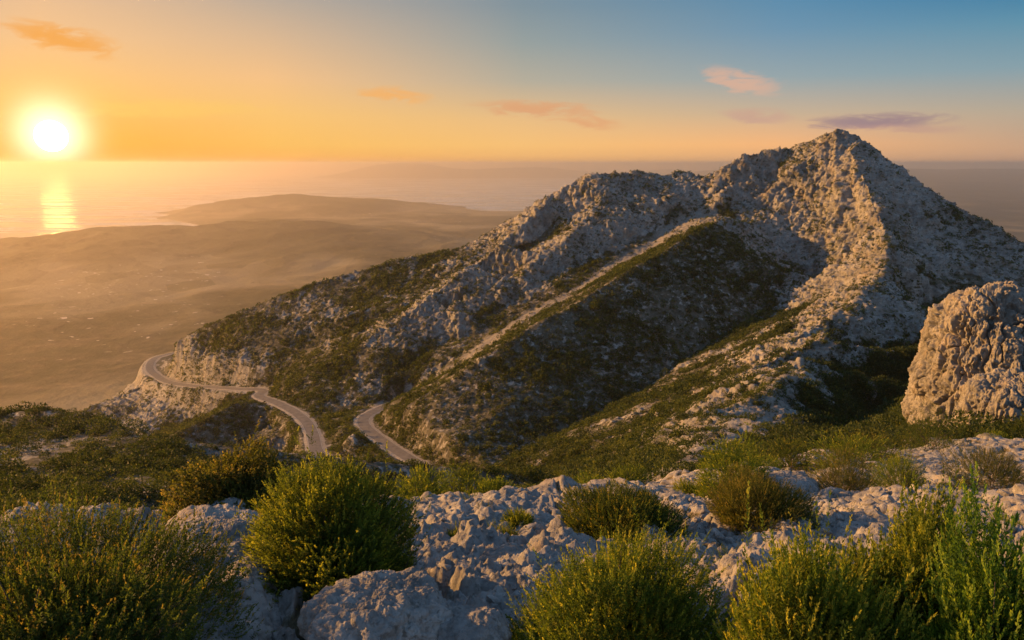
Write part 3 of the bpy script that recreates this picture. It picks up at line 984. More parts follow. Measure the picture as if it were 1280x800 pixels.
def leaf_mat(name, dark, mid, light, tip, gloss=.12, trans=.5):
    """foliage: colour varies sprig by sprig; young tips have their own colour"""
    m, w, b = new_mat(name)
    tint, tipa = w.attr('tint'), w.attr('tip')
    c = w.ramp(tint, [(0, dark), (.5, mid), (1, light)])
    c = w.mix(tipa, c, tip)
    w.put(b.inputs['Base Color'], c)
    b.inputs['Roughness'].default_value = .6
    b.inputs['Specular IOR Level'].default_value = gloss
    tr = w.n('ShaderNodeBsdfTranslucent')
    w.put(tr.inputs[0], w.mix(1.0, c, (1.9, 1.75, .6), 'MULTIPLY'))
    mx = w.n('ShaderNodeMixShader')
    mx.inputs[0].default_value = trans
    w.put(mx.inputs[1], b.outputs[0])
    w.put(mx.inputs[2], tr.outputs[0])
    w.put(m.node_tree.nodes['Material Output'].inputs['Surface'], mx.outputs[0])
    return m


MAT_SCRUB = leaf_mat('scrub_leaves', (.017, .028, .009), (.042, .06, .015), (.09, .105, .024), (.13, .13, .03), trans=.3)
MAT_WOOD, _w, _b = new_mat('grey_brown_wood')
_w.put(_b.inputs['Base Color'], _w.ramp(_w.noise(_w.n('ShaderNodeTexCoord').outputs['Object'], 30, 3), [(.3, (.05, .038, .028)), (.7, (.13, .105, .08))]))


def clump(n, seed):
    """n leafy triangles through a dome of radius 1, light on top"""
    r = np.random.default_rng(seed)
    d = r.normal(size=(n, 3))
    d[:, 2] = np.abs(d[:, 2]) * .9 - .1
    d /= np.linalg.norm(d, axis=1, keepdims=True)
    # lumps: a few sub-domes
    k = r.normal(size=(5, 3))
    k[:, 2] = np.abs(k[:, 2])
    k /= np.linalg.norm(k, axis=1, keepdims=True)
    lump = .78 + .3 * np.max(d @ k.T, axis=1) ** 3
    c = d * (lump * (1 - .45 * r.random(n) ** 2.2))[:, None]
    size = 1.15 / math.sqrt(n) * (0.8 + .9 * r.random(n))
    ax = d + r.normal(size=(n, 3)) * .6
    ax /= np.linalg.norm(ax, axis=1, keepdims=True)
    sd_ = np.cross(ax, r.normal(size=(n, 3)))
    sd_ /= np.linalg.norm(sd_, axis=1, keepdims=True)
    V = np.stack([c - ax * size[:, None] * .7 + sd_ * size[:, None] * .75, c - ax * size[:, None] * .7 - sd_ * size[:, None] * .75, c + ax * size[:, None] * 1.1], 1)
    V[..., 2] = np.maximum(V[..., 2], -.25)
    return V.astype(np.float32), r.random(n).astype(np.float32)


LODS = [[clump(n, 100 * n + k) for k in range(6)] for n in (26, 80, 260, 900)]


def bush_mesh(pos, rad_, hgt, lod, tint, seed):
    """many bushes in one triangle soup: arrays -> verts, faces, attrs"""
    r = np.random.default_rng(seed)
    Vs, Ts, Tip = [], [], []
    which = r.integers(0, 6, len(pos))
    ang = r.random(len(pos)) * 6.283
    for L in range(len(LODS)):
        for k in range(6):
            s = np.nonzero((lod == L) & (which == k))[0]
            if not len(s):
                continue
            T, tr = LODS[L][k]
            ca, sa = np.cos(ang[s]), np.sin(ang[s])
            x = T[None, :, :, 0] * ca[:, None, None] - T[None, :, :, 1] * sa[:, None, None]
            y = T[None, :, :, 0] * sa[:, None, None] + T[None, :, :, 1] * ca[:, None, None]
            z = np.broadcast_to(T[None, :, :, 2], x.shape)
            v = np.stack([x * rad_[s][:, None, None], y * rad_[s][:, None, None], z * hgt[s][:, None, None]], -1) + pos[s][:, None, None, :]
            Vs.append(v.reshape(-1, 3))
            tt = np.clip(tint[s][:, None] + (tr[None] - .5) * .5, 0, 1)
            Ts.append(np.repeat(tt.reshape(-1), 3))
            Tip.append(np.repeat((np.broadcast_to(tr[None], tt.shape) > .93).reshape(-1) * .7, 3))
    V = np.concatenate(Vs)
    return V, np.arange(len(V), dtype=np.int32).reshape(-1, 3), dict(tint=np.concatenate(Ts), tip=np.concatenate(Tip))


def scatter_mountain():
    """plan positions for wild scrub on the mountain sheet"""
    nr, nc = len(_l), len(_a)
    P = MP
    area = np.linalg.norm(np.cross(P[1:, :-1] - P[:-1, :-1], P[:-1, 1:] - P[:-1, :-1]), axis=-1)
    Y = P[:-1, :-1, 1]
    A = P[:-1, :-1, 0] / Y
    tt = (P[..., 2] - CAM_Z) / P[..., 1]
    tmax = np.maximum.accumulate(tt, axis=0)
    vis = (tt >= tmax - .012 - 1.2 / P[..., 1])[:-1, :-1]
    gt = ((GP[..., 2] - CAM_Z) / GP[..., 1]).max(axis=0)
    gtm = np.interp(_a, _an, gt)
    vis &= (tt[:-1, :-1] > gtm[None, :-1] - .05)
    rock = MATTR['rock'].reshape(nr, nc)[:-1, :-1]
    sc = MATTR['scree'].reshape(nr, nc)[:-1, :-1]
    pat = MPATCH[:-1, :-1]
    steep = MSLOPE[:-1, :-1]
    flat = P[:-1, :-1].reshape(-1, 3)
    cl = fbm(flat, 9, 3, .6, seed=77).reshape(Y.shape)
    dens = (1 - rock) * (.55 + .9 * sstep(cl - pat * .4, -.25, .3)) + .46 * rock * (1 - .7 * sstep(steep, .35, .8)) * (.35 + sstep(cl, -.2, .25)) + .22 * rock * sstep(cl, 0, .3)
    hol = (A > .34) * (Y < 310) * (rock < .6)
    dens = dens * np.where(hol, np.interp(Y, [40, 110, 200], [.35, .55, 1.6]), 1)
    dens = dens * np.where((Y < 150) & (A < .1), .6, 1.0) * np.where((A > 0) & (A < .34) & (Y < 262), .62, 1.0)
    wide = fbm(flat, 30, 3, .55, seed=78).reshape(Y.shape)
    dens = dens * (.35 + 1.25 * sstep(wide, -.22, .2))
    dens *= (1 - .93 * sc) * sstep(MRD[:-1, :-1], 3.6, 5.2) * vis * (np.abs(A) < .86) * (Y > 40) * (Y < 447)
    w = (area * dens).ravel()
    return w, rock, pat


def scrub():
    w, rock, pat = scatter_mountain()
    tot = w.sum()
    nc = len(_a)
    n = int(min(170000, tot * 1.05))
    cs = np.cumsum(w)
    pick = np.unique(np.searchsorted(cs, rng.random(n) * cs[-1]))
    i, j = pick // (nc - 1), pick % (nc - 1)
    P = MP[i, j].copy()
    P[:, :2] += rng.normal(size=(len(P), 2)) * .15
    Y = P[:, 1]
    rk = rock[i, j]
    r = np.exp(rng.normal(math.log(.78), .40, len(P))) * (1 - .35 * rk) * np.interp(Y, [40, 120, 260, 420], [1.0, 1.0, .95, .95])
    # bigger evergreen bushes in the hollow right of the spine and in the gully
    px = P[:, 0] / Y
    r[(px > 0) & (px < .34) & (Y < 262)] *= 1.2
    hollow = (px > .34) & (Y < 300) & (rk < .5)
    r[hollow] *= np.interp(Y[hollow], [40, 100, 250], [1.5, 2.0, 2.2])
    r = np.clip(r, .25, 2.6)
    h = r * rng.uniform(.75, 1.25, len(P))
    P[:, 2] -= .12 * r
    size = r * 2 * 1004 / Y
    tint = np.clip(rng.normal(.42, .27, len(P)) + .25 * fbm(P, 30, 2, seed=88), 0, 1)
    tint[hollow] *= .5  # shade of the hollow put into the leaf colour
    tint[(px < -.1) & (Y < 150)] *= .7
    lod = np.digitize(size, [6.5, 15, 42])
    order = np.argsort(-size)
    own = order[:270]
    rest = order[270:]
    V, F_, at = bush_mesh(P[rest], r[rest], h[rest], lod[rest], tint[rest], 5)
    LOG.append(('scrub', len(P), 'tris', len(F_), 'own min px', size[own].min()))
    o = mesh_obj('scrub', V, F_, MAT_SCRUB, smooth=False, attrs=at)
    tag(o, kind='stuff', label='low wild scrub covering the mountain slopes')
    for q in own:
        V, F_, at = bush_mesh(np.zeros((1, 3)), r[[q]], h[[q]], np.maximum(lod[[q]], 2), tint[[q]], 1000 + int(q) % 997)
        b = mesh_obj('shrub', V, F_, MAT_SCRUB, smooth=False, attrs=at)
        b.location = P[q]
        if P[q, 0] < 0:
            tag(b, 'small dark shrub scattered over the shadowy scrub hill at left', 'shrub', 'wild shrubs on the left hill')
        elif px[q] > .34:
            tag(b, 'dark evergreen shrub growing in the shady hollow beside the crag', 'shrub', 'wild shrubs in the shady hollow')
        else:
            tag(b, 'low wild shrub on the sunlit slope below the rocky spine', 'shrub', 'wild shrubs on the sunlit slope')


scrub()


# ------------------------------------------------------------------ shrubs of the terrace, leaf by leaf
def sprig(n, length, leaf, width, spread, seed, droop=0.0):
    """n pointed leaves along a stalk on +Z; verts (n,4,3), rank along the stalk"""
    r = np.random.default_rng(seed)
    s = np.sort(r.random(n)) ** .85
    s[-2:] = 1
    ang = np.arange(n) * 2.4 + r.normal(size=n) * .5
    el = (1 - s) * spread + .25 + r.normal(size=n) * .15
    d = np.stack([np.cos(ang) * np.sin(el), np.sin(ang) * np.sin(el), np.cos(el)], -1)
    side = np.cross(d, np.array([0, 0, 1.0]) + r.normal(size=(n, 3)) * .5)
    side /= np.linalg.norm(side, axis=1, keepdims=True)
    bend = np.stack([np.sin(s * 1.3) * droop * length, np.zeros(n), s * length], -1)
    L = (leaf * (1.15 - .4 * s) * r.uniform(.7, 1.2, n))[:, None]
    W = side * (width * r.uniform(.7, 1.2, n))[:, None]
    V = np.stack([bend, bend + d * L * .45 + W, bend + d * L, bend + d * L * .45 - W], 1)
    return V.astype(np.float32), s.astype(np.float32)


def frames(ax, r):
    """random rotation frames with +Z along ax"""
    t = np.cross(ax, r.normal(size=ax.shape))
    t /= np.linalg.norm(t, axis=1, keepdims=True) + 1e-9
    return np.stack([t, np.cross(ax, t), ax], -1)


STYLES = {
    # leaves per sprig, sprig length, leaf length, half width, spread, upright, tip share
    'heath': dict(n=34, L=.15, leaf=.019, w=.0028, spread=1.0, up=1.4, tip=.30),
    'broom': dict(n=46, L=.24, leaf=.024, w=.0034, spread=.75, up=2.6, tip=.35),
    'juniper': dict(n=34, L=.13, leaf=.020, w=.0034, spread=1.15, up=.9, tip=.25),
    'oak': dict(n=20, L=.12, leaf=.024, w=.0075, spread=1.3, up=.5, tip=.2),
}


def shrub_leaves(R, H, style, count, seed, lobes=3, scale=1.0, flat_base=.05):
    st = STYLES[style]
    r = np.random.default_rng(seed)
    tpl = [sprig(st['n'], st['L'], st['leaf'], st['w'], st['spread'], seed * 7 + k, .15) for k in range(6)]
    d = r.normal(size=(count, 3))
    d[:, 2] = np.abs(d[:, 2]) * 1.05 - .22
    d /= np.linalg.norm(d, axis=1, keepdims=True)
    kk = r.normal(size=(9, 3))
    kk[:, 2] = np.abs(kk[:, 2]) * .8
    kk /= np.linalg.norm(kk, axis=1, keepdims=True)
    kb = (np.abs(d) ** 2.3).sum(1) ** (-1 / 2.3)
    d = d * kb[:, None]
    lump = .78 + .26 * np.clip(np.max(d @ kk.T, axis=1), 0, 1.1) ** 6 + .17 * perlin(d * 1.0 + seed, .42, seed) + .08 * perlin(d * 1.0 + seed, .16, seed + 1)
    lump = lump * np.where(r.random(count) < .06, r.uniform(1.05, 1.2, count), 1.0)
    # outer shell is dense, the inside thin and twiggy
    depth = 1 - .55 * r.random(count) ** 1.7
    c = d * (lump * depth)[:, None] * np.array([R, R, H])
    c[:, 2] += H * flat_base
    ax = d / np.linalg.norm(d, axis=1, keepdims=True) * np.array([1, 1, .8]) + np.array([0, 0, st['up'] * .5]) + r.normal(size=(count, 3)) * .28
    ax /= np.linalg.norm(ax, axis=1, keepdims=True)
    keep = c[:, 2] > 0.0
    c, ax, depth = c[keep], ax[keep], depth[keep]
    M = frames(ax, r)
    sc = scale * r.uniform(.7, 1.25, len(c))
    c = c - ax * (st['L'] * sc * .75)[:, None]
    tone = np.clip(.45 + .22 * r.normal(size=len(c)) + .35 * perlin(c, R * .35, seed + 3), 0, 1)
    wh = r.integers(0, 6, len(c))
    Vs, Ts, Tp = [], [], []
    for k in range(6):
        s = wh == k
        T, rk = tpl[k]
        v = np.einsum('nij,mlj->nmli', M[s], T) * sc[s][:, None, None, None] + c[s][:, None, None, :]
        Vs.append(v.reshape(-1, 3))
        n = T.shape[0]
        tt = np.clip(tone[s][:, None] + .22 * (rk[None] - .5) + r.normal(size=(s.sum(), n)) * .07, 0, 1)
        Ts.append(np.repeat(tt.reshape(-1), 4))
        dead = (r.random((s.sum(), 1)) < .035) * np.ones((1, n))
        tp = (rk[None] > .72) * (r.random((s.sum(), 1)) < st['tip']) * (depth[s][:, None] > .72)
        Tp.append(np.repeat(np.maximum(tp, dead).reshape(-1).astype(np.float32), 4) * .8)
    V = np.concatenate(Vs)
    F_ = np.arange(len(V), dtype=np.int32).reshape(-1, 4)
    return V, F_, dict(tint=np.concatenate(Ts), tip=np.concatenate(Tp))


def tubes(paths, radii, seg=5):
    """tapered tubes along paths -> verts, faces"""
    Vs, Fs, o = [], [], 0
    for p, rr in zip(paths, radii):
        p = np.asarray(p, float)
        t = np.gradient(p, axis=0)
        t /= np.linalg.norm(t, axis=1, keepdims=True) + 1e-9
        a = np.cross(t, np.array([.31, .83, .46]))
        a /= np.linalg.norm(a, axis=1, keepdims=True) + 1e-9
        b = np.cross(t, a)
        th = np.arange(seg) / seg * 2 * math.pi
        ring = p[:, None] + (a[:, None] * np.cos(th)[None, :, None] + b[:, None] * np.sin(th)[None, :, None]) * np.asarray(rr)[:, None, None]
        Vs.append(ring.reshape(-1, 3))
        n = len(p)
        i = np.arange(n * seg).reshape(n, seg)
        nx = np.roll(i, -1, axis=1)
        Fs.append(np.stack([i[:-1], nx[:-1], nx[1:], i[1:]], -1).reshape(-1, 4) + o)
        o += n * seg
    return np.concatenate(Vs), np.concatenate(Fs).astype(np.int32)


def shrub_wood(R, H, n, seed, thick=.011):
    r = np.random.default_rng(seed + 5)
    paths, rads = [], []
    for k in range(n):
        d = r.normal(size=3)
        d[2] = abs(d[2]) * 1.0 + .1
        d /= np.linalg.norm(d)
        end = d * np.array([R, R, H]) * r.uniform(.7, 1.08)
        st = np.array([r.normal() * R * .1, r.normal() * R * .1, -.05])
        m1 = st * .6 + end * .4 + np.array([0, 0, H * .08]) + r.normal(size=3) * R * .06
        m2 = st * .3 + end * .7 + np.array([0, 0, H * .06]) + r.normal(size=3) * R * .06
        paths.append([st, m1, m2, end])
        t = thick * r.uniform(.6, 1.2)
        rads.append([t, t * .7, t * .45, t * .2])
        for q in range(3):
            s0 = m1 * (1 - q / 3) + m2 * (q / 3)
            e = s0 + (d + r.normal(size=3) * .55) * np.array([R, R, H]) * .36
            e[2] = max(e[2], .04)
            paths.append([s0, (s0 + e) / 2 + r.normal(size=3) * R * .03, e])
            rads.append([t * .45, t * .3, t * .14])
    return tubes(paths, rads, 5)


MATS_LEAF = {
    'green': leaf_mat('bright_green_needles', (0.0286, 0.0468, 0.0104), (0.0754, 0.1066, 0.0182), (0.1430, 0.1755, 0.0260), (0.2600, 0.2730, 0.0455)),
    'dark': leaf_mat('dark_green_needles', (0.0208, 0.0338, 0.0104), (0.0520, 0.0754, 0.0182), (0.0975, 0.1196, 0.0260), (0.1950, 0.1690, 0.0390)),
    'olive': leaf_mat('olive_brown_leaves', (.03, .036, .013), (.068, .078, .02), (.125, .125, .032), (.20, .16, .055)),
    'russet': leaf_mat('dark_leaves_with_golden_tips', (.024, .038, .011), (.058, .086, .018), (.112, .14, .027), (.19, .15, .045)),
    'yellow': leaf_mat('yellow_green_sprigs', (.034, .056, .01), (.088, .13, .02), (.17, .20, .028), (.30, .29, .05)),
    'lime': leaf_mat('fresh_green_sprigs', (0.0260, 0.0585, 0.0117), (0.0715, 0.1365, 0.0208), (0.1430, 0.2210, 0.0325), (0.2340, 0.3120, 0.0520)),
}


def shrub(u0, u1, vtop, Y, style, mat, count, seed, label, group=None, name='shrub', sink=.05, scale=1.0, wood=14, hmul=1.0):
    u = (u0 + u1) / 2
    x, y, zt = unproj(u, vtop, Y)
    fy = unproj(u, vtop, 1.0)
    R = abs(unproj(u1, vtop, Y)[0] - unproj(u0, vtop, Y)[0]) / 2
    gz = ground_z(x, Y) if Y < 36 else mount_z(x, Y)
    H = (zt + CAM_Z - gz) * hmul
    LOG.append((u, Y, R, H))
    H = max(H, R * .8)
    root = bpy.data.objects.new(name, None)
    COL.objects.link(root)
    root.location = (x, y, gz - sink)
    tag(root, label, 'shrub', group)
    V, F_, at = shrub_leaves(R / 1.0, H, style, count, seed, scale=scale)
    mesh_obj('foliage', V, F_, MATS_LEAF[mat], root, smooth=False, attrs=at)
    V, F_ = shrub_wood(R * .85, H * .85, wood, seed)
    mesh_obj('branches', V, F_, MAT_WOOD, root)
    return root


shrub(-170, 262, 648, 2.9, 'heath', 'russet', 11310, 11, 'large dark green shrub with golden brown tips filling the bottom left corner', scale=.8)
shrub(204, 370, 566, 5.2, 'oak', 'olive', 6786, 12, 'tall brownish green shrub standing behind the long pale slab', scale=.8)
shrub(300, 522, 592, 3.95, 'juniper', 'green', 10556, 13, 'bright green juniper-like shrub in the centre of the terrace behind the grey boulder', scale=.8)
shrub(694, 858, 612, 6.4, 'juniper', 'dark', 7163, 14, 'rounded dark green cushion shrub on pale rock beside the centre', scale=.8)
shrub(648, 914, 680, 3.1, 'heath', 'yellow', 10556, 15, 'olive heather shrub with fine brown tips at the lower centre edge', scale=.8)
shrub(896, 1140, 650, 2.55, 'broom', 'yellow', 9425, 16, 'large yellow green shrub with upright sprigs in the lower right', scale=.8)
shrub(1050, 1270, 652, 2.75, 'broom', 'green', 7540, 17, 'dark green upright shrub between the yellow one and the fresh green one', scale=.8)
shrub(1150, 1360, 684, 2.3, 'broom', 'lime', 6786, 18, 'fresh green sprigs rising in the bottom right corner', scale=.8)
shrub(885, 1018, 607, 6.9, 'heath', 'olive', 5655, 19, 'dark brownish shrub just behind the upright yellow green shrub', scale=.8)
shrub(864, 972, 548, 12.2, 'oak', 'yellow', 2200, 20, 'leafy golden green shrub where the rocky spine meets the terrace')
shrub(1015, 1112, 534, 18, 'oak', 'yellow', 2000, 21, 'yellow green bush at the mouth of the shady hollow')
shrub(1132, 1206, 510, 30, 'oak', 'dark', 1800, 22, 'round dark bush directly beneath the sunlit crag')
shrub(1186, 1300, 556, 13.5, 'heath', 'olive', 2400, 23, 'wide dark bush on the gravel by the right edge')
shrub(1018, 1100, 562, 12.6, 'heath', 'olive', 1900, 24, 'dry brown green bush on the gravel rim left of its twin')
shrub(1090, 1168, 566, 13.2, 'heath', 'yellow', 1800, 25, 'dry golden bush on the gravel rim next to the wide dark one')
shrub(488, 562, 584, 13, 'oak', 'yellow', 1500, 26, 'low golden shrub at the terrace edge right below the road bend')
shrub(540, 612, 584, 14, 'oak', 'green', 1500, 27, 'green shrub at the terrace edge in the middle of the low row')
shrub(592, 648, 598, 13, 'oak', 'yellow', 1200, 28, 'small shrub closing the right end of the low row at the terrace edge')
shrub(842, 880, 600, 13, 'heath', 'yellow', 900, 29, 'small golden tuft left of the leafy golden green shrub')
shrub(676, 720, 600, 17, 'oak', 'green', 900, 30, 'small green bush on the rim behind the rounded cushion shrub')
shrub(800, 856, 642, 7.6, 'heath', 'dark', 2262, 31, 'low dark shrub leaning against the right side of the cushion shrub', scale=.8)
shrub(196, 250, 655, 6.6, 'heath', 'olive', 1696, 32, 'low brownish plant at the foot of the tall brownish shrub', scale=.8)
shrub(630, 668, 652, 6.9, 'heath', 'green', 847, 33, 'small green cushion plant in the pale rocks near the centre', scale=.8)
shrub(612, 650, 672, 5.9, 'heath', 'dark', 791, 34, 'dull green cushion plant in a rock hollow left of the heather', scale=.8)
shrub(548, 584, 668, 6.2, 'heath', 'green', 716, 35, 'little green plant in the rocks beside the juniper-like shrub', scale=.8)
shrub(884, 925, 790, 3.0, 'broom', 'yellow', 754, 36, 'short golden sprigs at the bottom edge below the heather', scale=.8)
shrub(1240, 1290, 640, 7.0, 'heath', 'yellow', 942, 37, 'sparse golden plant on the gravel by the right edge', scale=.8)

for q, (u0, u1, vt, Y, st, mt, lb) in enumerate([
        (1128, 1164, 522, 44, 'oak', 'dark', 'dark bush at the left foot of the tall crag'),
        (1196, 1232, 534, 46, 'oak', 'olive', 'brownish bush in front of the base of the tall crag'),
        (1228, 1262, 540, 42, 'oak', 'yellow', 'golden bush below the lower knobbly block'),
        (1262, 1310, 530, 43, 'oak', 'dark', 'dark bush at the right edge below the lower knobbly block'),
        (1160, 1196, 545, 38, 'heath', 'yellow', 'low golden bush on the rim between the round dark bush and the gravel'),
        (1060, 1130, 545, 24, 'oak', 'olive', 'olive bush on the rim at the right of the hollow mouth'),
        (965, 1016, 552, 22, 'oak', 'dark', 'dark green bush on the rim above the flat pale boulder'),
        (930, 972, 566, 17, 'heath', 'yellow', 'low golden bush on the rim touching the leafy golden green shrub'),
        (760, 812, 588, 20, 'oak', 'green', 'green bush on the rim left of the spine foot'),
        (716, 764, 594, 21, 'oak', 'yellow', 'golden green bush on the rim just behind the cushion shrub')]):
    shrub(u0 - 5, u1 + 7, vt - 4, Y, st, mt, 1300, 60 + q, lb, scale=1.2, wood=8)


def tufts():
    r = np.random.default_rng(91)
    made = 0
    while made < 44:
        u, Y = r.uniform(180, 1270), math.exp(r.uniform(math.log(3.6), math.log(13)))
        x = (u - 640) / F_PX * Y * 1.08
        gz = ground_z(x, Y)
        hi = max(ground_z(x + dx, Y + dy) for dx in (-.15, 0, .15) for dy in (-.15, 0, .15))
        if hi - gz < .03:
            continue
        R = r.uniform(.05, .13) * (1 + Y / 14)
        V, F_, at = shrub_leaves(R, R * r.uniform(.8, 1.3), ('heath', 'juniper', 'broom')[made % 3], int(r.uniform(40, 110)), 300 + made, scale=.5)
        o = mesh_obj('low_plant', V, F_, MATS_LEAF[('green', 'yellow', 'olive', 'dark')[made % 4]], smooth=False, attrs=at)
        o.location = (x, Y, gz - .02)
        if made % 4 == 0:
            tag(o, 'tiny green cushion plant growing in a crack of the terrace rock', 'plant', 'green cushion plants in the rock')
        elif made % 4 == 1:
            tag(o, 'tiny golden plant growing in a crack of the terrace rock', 'plant', 'golden plants in the rock')
        elif made % 4 == 2:
            tag(o, 'tiny dry brownish plant growing in a crack of the terrace rock', 'plant', 'dry plants in the rock')
        else:
            tag(o, 'tiny dark plant growing in a crack of the terrace rock', 'plant', 'dark plants in the rock')
        made += 1


tufts()

# ------------------------------------------------------------------ rocks
def sphere_dirs(n):
    th = np.linspace(0.0, math.pi, n)
    ph = np.linspace(0, 2 * math.pi, 2 * n, endpoint=False)
    T, Ph = np.meshgrid(th, ph, indexing='ij')
    D = np.stack([np.sin(T) * np.cos(Ph), np.sin(T) * np.sin(Ph), np.cos(T)], -1)
    i = np.arange(n * 2 * n, dtype=np.int32).reshape(n, 2 * n)
    nx = np.roll(i, -1, 1)
    F_ = np.stack([i[:-1], i[1:], nx[1:], nx[:-1]], -1).reshape(-1, 4)
    return D, F_


def rock_shape(n, rx, ry, rz, block, seed, rough, grain):
    D, F_ = sphere_dirs(n)
    d = D.reshape(-1, 3)
    k = (np.abs(d) ** block).sum(1) ** (-1 / block)
    P = d * k[:, None] * np.array([rx, ry, rz])
    m = min(rx, ry, rz)
    big = fbm(P, m * 1.1, 3, .5, seed)
    P = P * (1 + .20 * big[:, None])
    G = P.reshape(n, 2 * n, 3)
    gx = np.roll(G, -1, 1) - np.roll(G, 1, 1)
    N = np.cross(np.gradient(G, axis=0), gx)
    N /= np.linalg.norm(N, axis=-1, keepdims=True) + 1e-9
    N = (N * np.sign((N * G).sum(-1, keepdims=True) + 1e-9)).reshape(-1, 3)
    N[np.abs(d[:, 2]) > .9995] = (0, 0, 1)
    med = fbm(P, grain * 3.2, 4, .55, seed + 1, 1)
    f1, f2 = worley(P + grain * .35 * np.stack([perlin(P, grain, seed + 71), perlin(P, grain, seed + 72), perlin(P, grain, seed + 73)], -1), grain * 1.2, seed + 2)
    g1, g2 = worley(P, grain * .38, seed + 3)
    fine = fbm(P, grain * .5, 5, .66, seed + 4, 1)
    crisp = fbm(P, grain * .22, 4, .7, seed + 5, 2)
    disp = rough * (.9 * med + .4 * (.45 - 1.1 * f1 * f1) * (.4 + .6 * sstep(f2 - f1, 0, .25)) + .25 * (.4 - g1 * g1) + .32 * fine + .12 * crisp)
    P = P + N * disp[:, None]
    if rz > 3:                                         # weather grooves down the faces
        k1, k2 = worley(P * np.array([1, 1, .3]) + .5 * np.stack([perlin(P, 1.2, 81), perlin(P, 1.2, 82), perlin(P, 1.2, 83)], -1), grain * 1.3, seed + 9)
        P = P - N * (rough * .6 * (1 - sstep(k2 - k1, 0, .14)))[:, None]
        P = P + N * (rough * .75 * fbm(P * np.array([1, 1, .25]), grain * 1.2, 4, .6, seed + 8, 1))[:, None]
    low = .5 * med + .5 * (.45 - 1.1 * f1 * f1) + .3 * fine
    return P, F_, sstep(low, -.5, -.2)


MAT_CRAG = terrain_mat('golden_limestone', .28, [(.085, .08, .07), (.165, .155, .135), (.235, .22, .195), (.31, .29, .26)], SOIL, .12)


def place_rock(name, label, x, y, z, rx, ry, rz, seed, n=90, rot=0.0, tilt=(0, 0), block=2.6, rough=None, grain=None, mat=None, group=None, cat='rock'):
    rough = rough or min(rx, ry, rz) * .16
    grain = grain or min(rx, ry, rz) * .55
    P, F_, rk = rock_shape(n, rx, ry, rz, block, seed, rough, grain)
    o = mesh_obj(name, P, F_, mat or MAT_GROUND, attrs=dict(rock=rk, scree=rk * 0))
    o.location = (x, y, z)
    o.rotation_euler = (tilt[0], tilt[1], rot)
    tag(o, label, cat, group)
    return o


def rock_px(u0, u1, vtop, Y, hr, dr, name, label, seed, sink=.35, **kw):
    """rock seen between u0 and u1 with its top at vtop, Y metres ahead"""
    x, y, zt = unproj((u0 + u1) / 2, vtop, Y)
    rx = abs(unproj(u1, vtop, Y)[0] - unproj(u0, vtop, Y)[0]) / 2
    rz = rx * hr
    return place_rock(name, label, x, y, zt + CAM_Z - rz * .95, rx, rx * dr, rz, seed, **kw)


# the sunlit crag
x, y, z = unproj(1238, 370, 66)
place_rock('crag', 'tall sunlit limestone crag standing at the right edge', x, y, z + CAM_Z - 9.0, 4.5, 6.0, 9.6, 41, n=440, block=2.4, rough=.85, grain=1.25, mat=MAT_CRAG, cat='crag')
x, y, z = unproj(1268, 478, 56)
place_rock('crag', 'lower knobbly limestone block leaning against the tall crag', x, y, z + CAM_Z - 3.0, 3.3, 3.2, 3.6, 42, n=260, block=2.5, rough=.5, grain=.9, mat=MAT_CRAG, cat='crag', rot=.4)
x, y, z = unproj(1340, 395, 72)
place_rock('crag', 'shaded rock shoulder behind the tall crag', x, y, z + CAM_Z - 8.0, 6.0, 6.5, 8.2, 43, n=260, block=2.4, rough=.9, grain=1.5, mat=MAT_CRAG, cat='crag', rot=.9)

# blocks fallen from it
for q, (u, v, Y, s_, lb) in enumerate([
        (1150, 548, 47, .9, 'pale fallen block at the left foot of the tall crag'), (1172, 552, 43, .6, 'small pale fallen block between two dark bushes under the crag'),
        (1188, 540, 50, .8, 'fallen block half hidden behind the brownish bush under the crag'), (1216, 552, 44, .55, 'small fallen stone in front of the brownish bush under the crag'),
        (1240, 548, 42, .7, 'fallen block beside the golden bush under the lower knobbly block'), (1132, 535, 60, .8, 'grey fallen block in the shade left of the tall crag')]):
    x, y, z = unproj(u, v, Y)
    gz = ground_z(x, Y) if Y < 42 else mount_z(x, Y)
    place_rock('boulder', lb, x, y, gz + s_ * .15, s_, s_ * .8, s_ * .6, 200 + q, n=70, rot=q * 1.3, block=3.0, mat=MAT_CRAG)

# rocks of the terrace
x, y, z = unproj(262, 742, 3.9)
place_rock('rock_slab', 'long pale rock slab sloping between the golden tipped shrub and the bright green one', x, y, ground_z(x, y) + .02, .36, 1.25, .34, 51, n=260, rot=.30, tilt=(-.10, .12), block=2.8, rough=.052, grain=.12)
rock_px(383, 560, 742, 3.05, .62, .9, 'boulder', 'rounded grey boulder at the bottom edge in front of the bright green shrub', 52, n=240, rot=.5, rough=.062, grain=.11, block=2.6)
rock_px(540, 640, 772, 3.0, .6, .9, 'boulder', 'smaller rough boulder right of the rounded grey one', 53, n=160, rot=1.2, rough=.04, grain=.12)
rock_px(125, 212, 648, 7.6, .45, .8, 'rock_slab', 'flat grey ledge stone between the golden tipped shrub and the tall brownish shrub', 54, n=120, block=3.2, rot=.2)
rock_px(525, 600, 634, 8.0, .6, .9, 'boulder', 'broad pale boulder on the terrace rim below the low row of shrubs', 55, n=140, rot=.8, grain=.14, rough=.05)
rock_px(600, 665, 690, 4.9, .55, 1.0, 'boulder', 'pale boulder left of the olive heather shrub', 56, n=140, rot=.3, grain=.12, rough=.04)
rock_px(945, 1022, 596, 12.5, .4, .8, 'boulder', 'pale flat boulder behind the dark brownish shrub', 57, n=120, rot=.3, grain=.2, rough=.06)
rock_px(935, 985, 588, 16, .45, .8, 'boulder', 'grey boulder on the rim right of the leafy golden green shrub', 58, n=100, rot=1.0)
rock_px(860, 915, 640, 8.2, .5, .8, 'boulder', 'squat boulder left of the dark brownish shrub', 59, n=110, rot=.7)
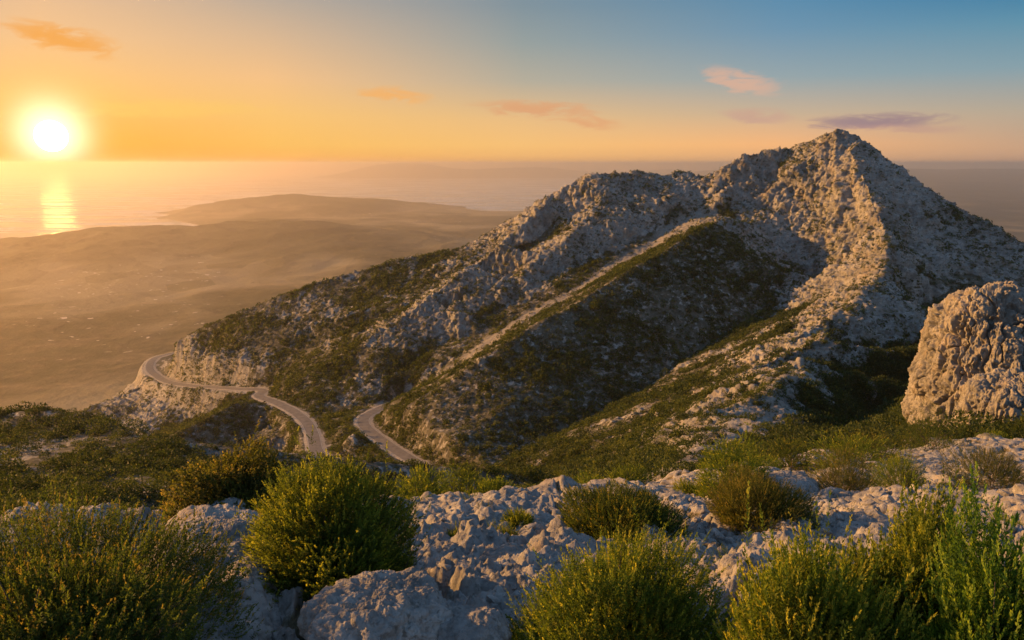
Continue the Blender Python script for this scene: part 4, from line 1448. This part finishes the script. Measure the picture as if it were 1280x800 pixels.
rock_px(640, 700, 622, 9.6, .5, .8, 'boulder', 'low boulder left of the rounded cushion shrub on the rim', 60, n=110, rot=1.4)
rock_px(905, 965, 700, 4.4, .55, .9, 'boulder', 'pitted boulder between the heather and the upright yellow green shrub', 61, n=130, rot=.2, grain=.1, rough=.03)
rock_px(268, 316, 705, 4.6, .6, 1.0, 'boulder', 'bluish stone wedged between the slab and the bright green shrub', 62, n=110, rot=.9)

# loose stones
T_ST = []
for k in range(5):
    bm = bmesh.new()
    bmesh.ops.create_icosphere(bm, subdivisions=2, radius=1)
    v = np.array([p.co[:] for p in bm.verts])
    f = np.array([[q.index for q in t.verts] for t in bm.faces], np.int32)
    bm.free()
    h = rng.normal(size=(9, 3))
    h /= np.linalg.norm(h, axis=1, keepdims=True)
    for q in h:                                        # broken faces
        dd = v @ q
        c = rng.uniform(.55, .8)
        v = v - np.maximum(dd - c, 0)[:, None] * q
    T_ST.append((v * np.array([1, rng.uniform(.6, .9), rng.uniform(.45, .75)]), f))


def stones():
    n = 3800
    u = rng.uniform(860, 1500, n)
    Y = np.exp(rng.uniform(math.log(6.0), math.log(24), n))
    x = (u - 640) / F_PX * Y * 1.06
    u2 = rng.uniform(0, 900, 900)
    Y2 = np.exp(rng.uniform(math.log(3.0), math.log(12), 900))
    x = np.concatenate([x, (u2 - 640) / F_PX * Y2 * 1.1])
    Y = np.concatenate([Y, Y2])
    s = np.clip(np.exp(rng.normal(math.log(.028), .6, len(x))), .012, .16) * np.where(np.arange(len(x)) < n, 1.25, .8)
    z = grid_at(GP, _an, _ln, x, Y) + s * .2
    order = np.argsort(-s / Y)
    Vs, Fs, o, rk = [], [], 0, []

    def one(i):
        v, f = T_ST[i % 5]
        a, b = rng.uniform(0, 6.28), rng.uniform(-.5, .5)
        ca, sa, cb, sb = math.cos(a), math.sin(a), math.cos(b), math.sin(b)
        R = np.array([[ca, -sa, 0], [sa, ca, 0], [0, 0, 1]]) @ np.array([[cb, 0, sb], [0, 1, 0], [-sb, 0, cb]])
        return (v @ R.T) * s[i], f
    for i in order[60:]:
        v, f = one(i)
        Vs.append(v + np.array([x[i], Y[i], z[i]]))
        Fs.append(f + o)
        o += len(v)
    V = np.concatenate(Vs)
    one_ = np.ones(len(V))
    so = mesh_obj('loose_stones', V, np.concatenate(Fs), MAT_GROUND, smooth=False, attrs=dict(rock=one_, scree=one_ * 0))
    tag(so, kind='stuff', label='loose pale stones strewn over the terrace')
    for i in order[:60]:
        v, f = one(i)
        b = mesh_obj('stone', v, f, MAT_GROUND, smooth=False, attrs=dict(rock=np.ones(len(v)), scree=np.zeros(len(v))))
        b.location = (x[i], Y[i], z[i])
        if i < n:
            tag(b, 'pale angular stone lying on the sunlit gravel at right', 'stone', 'stones on the sunlit gravel')
        else:
            tag(b, 'small broken stone lying among the grey rocks of the terrace', 'stone', 'stones among the terrace rocks')


stones()
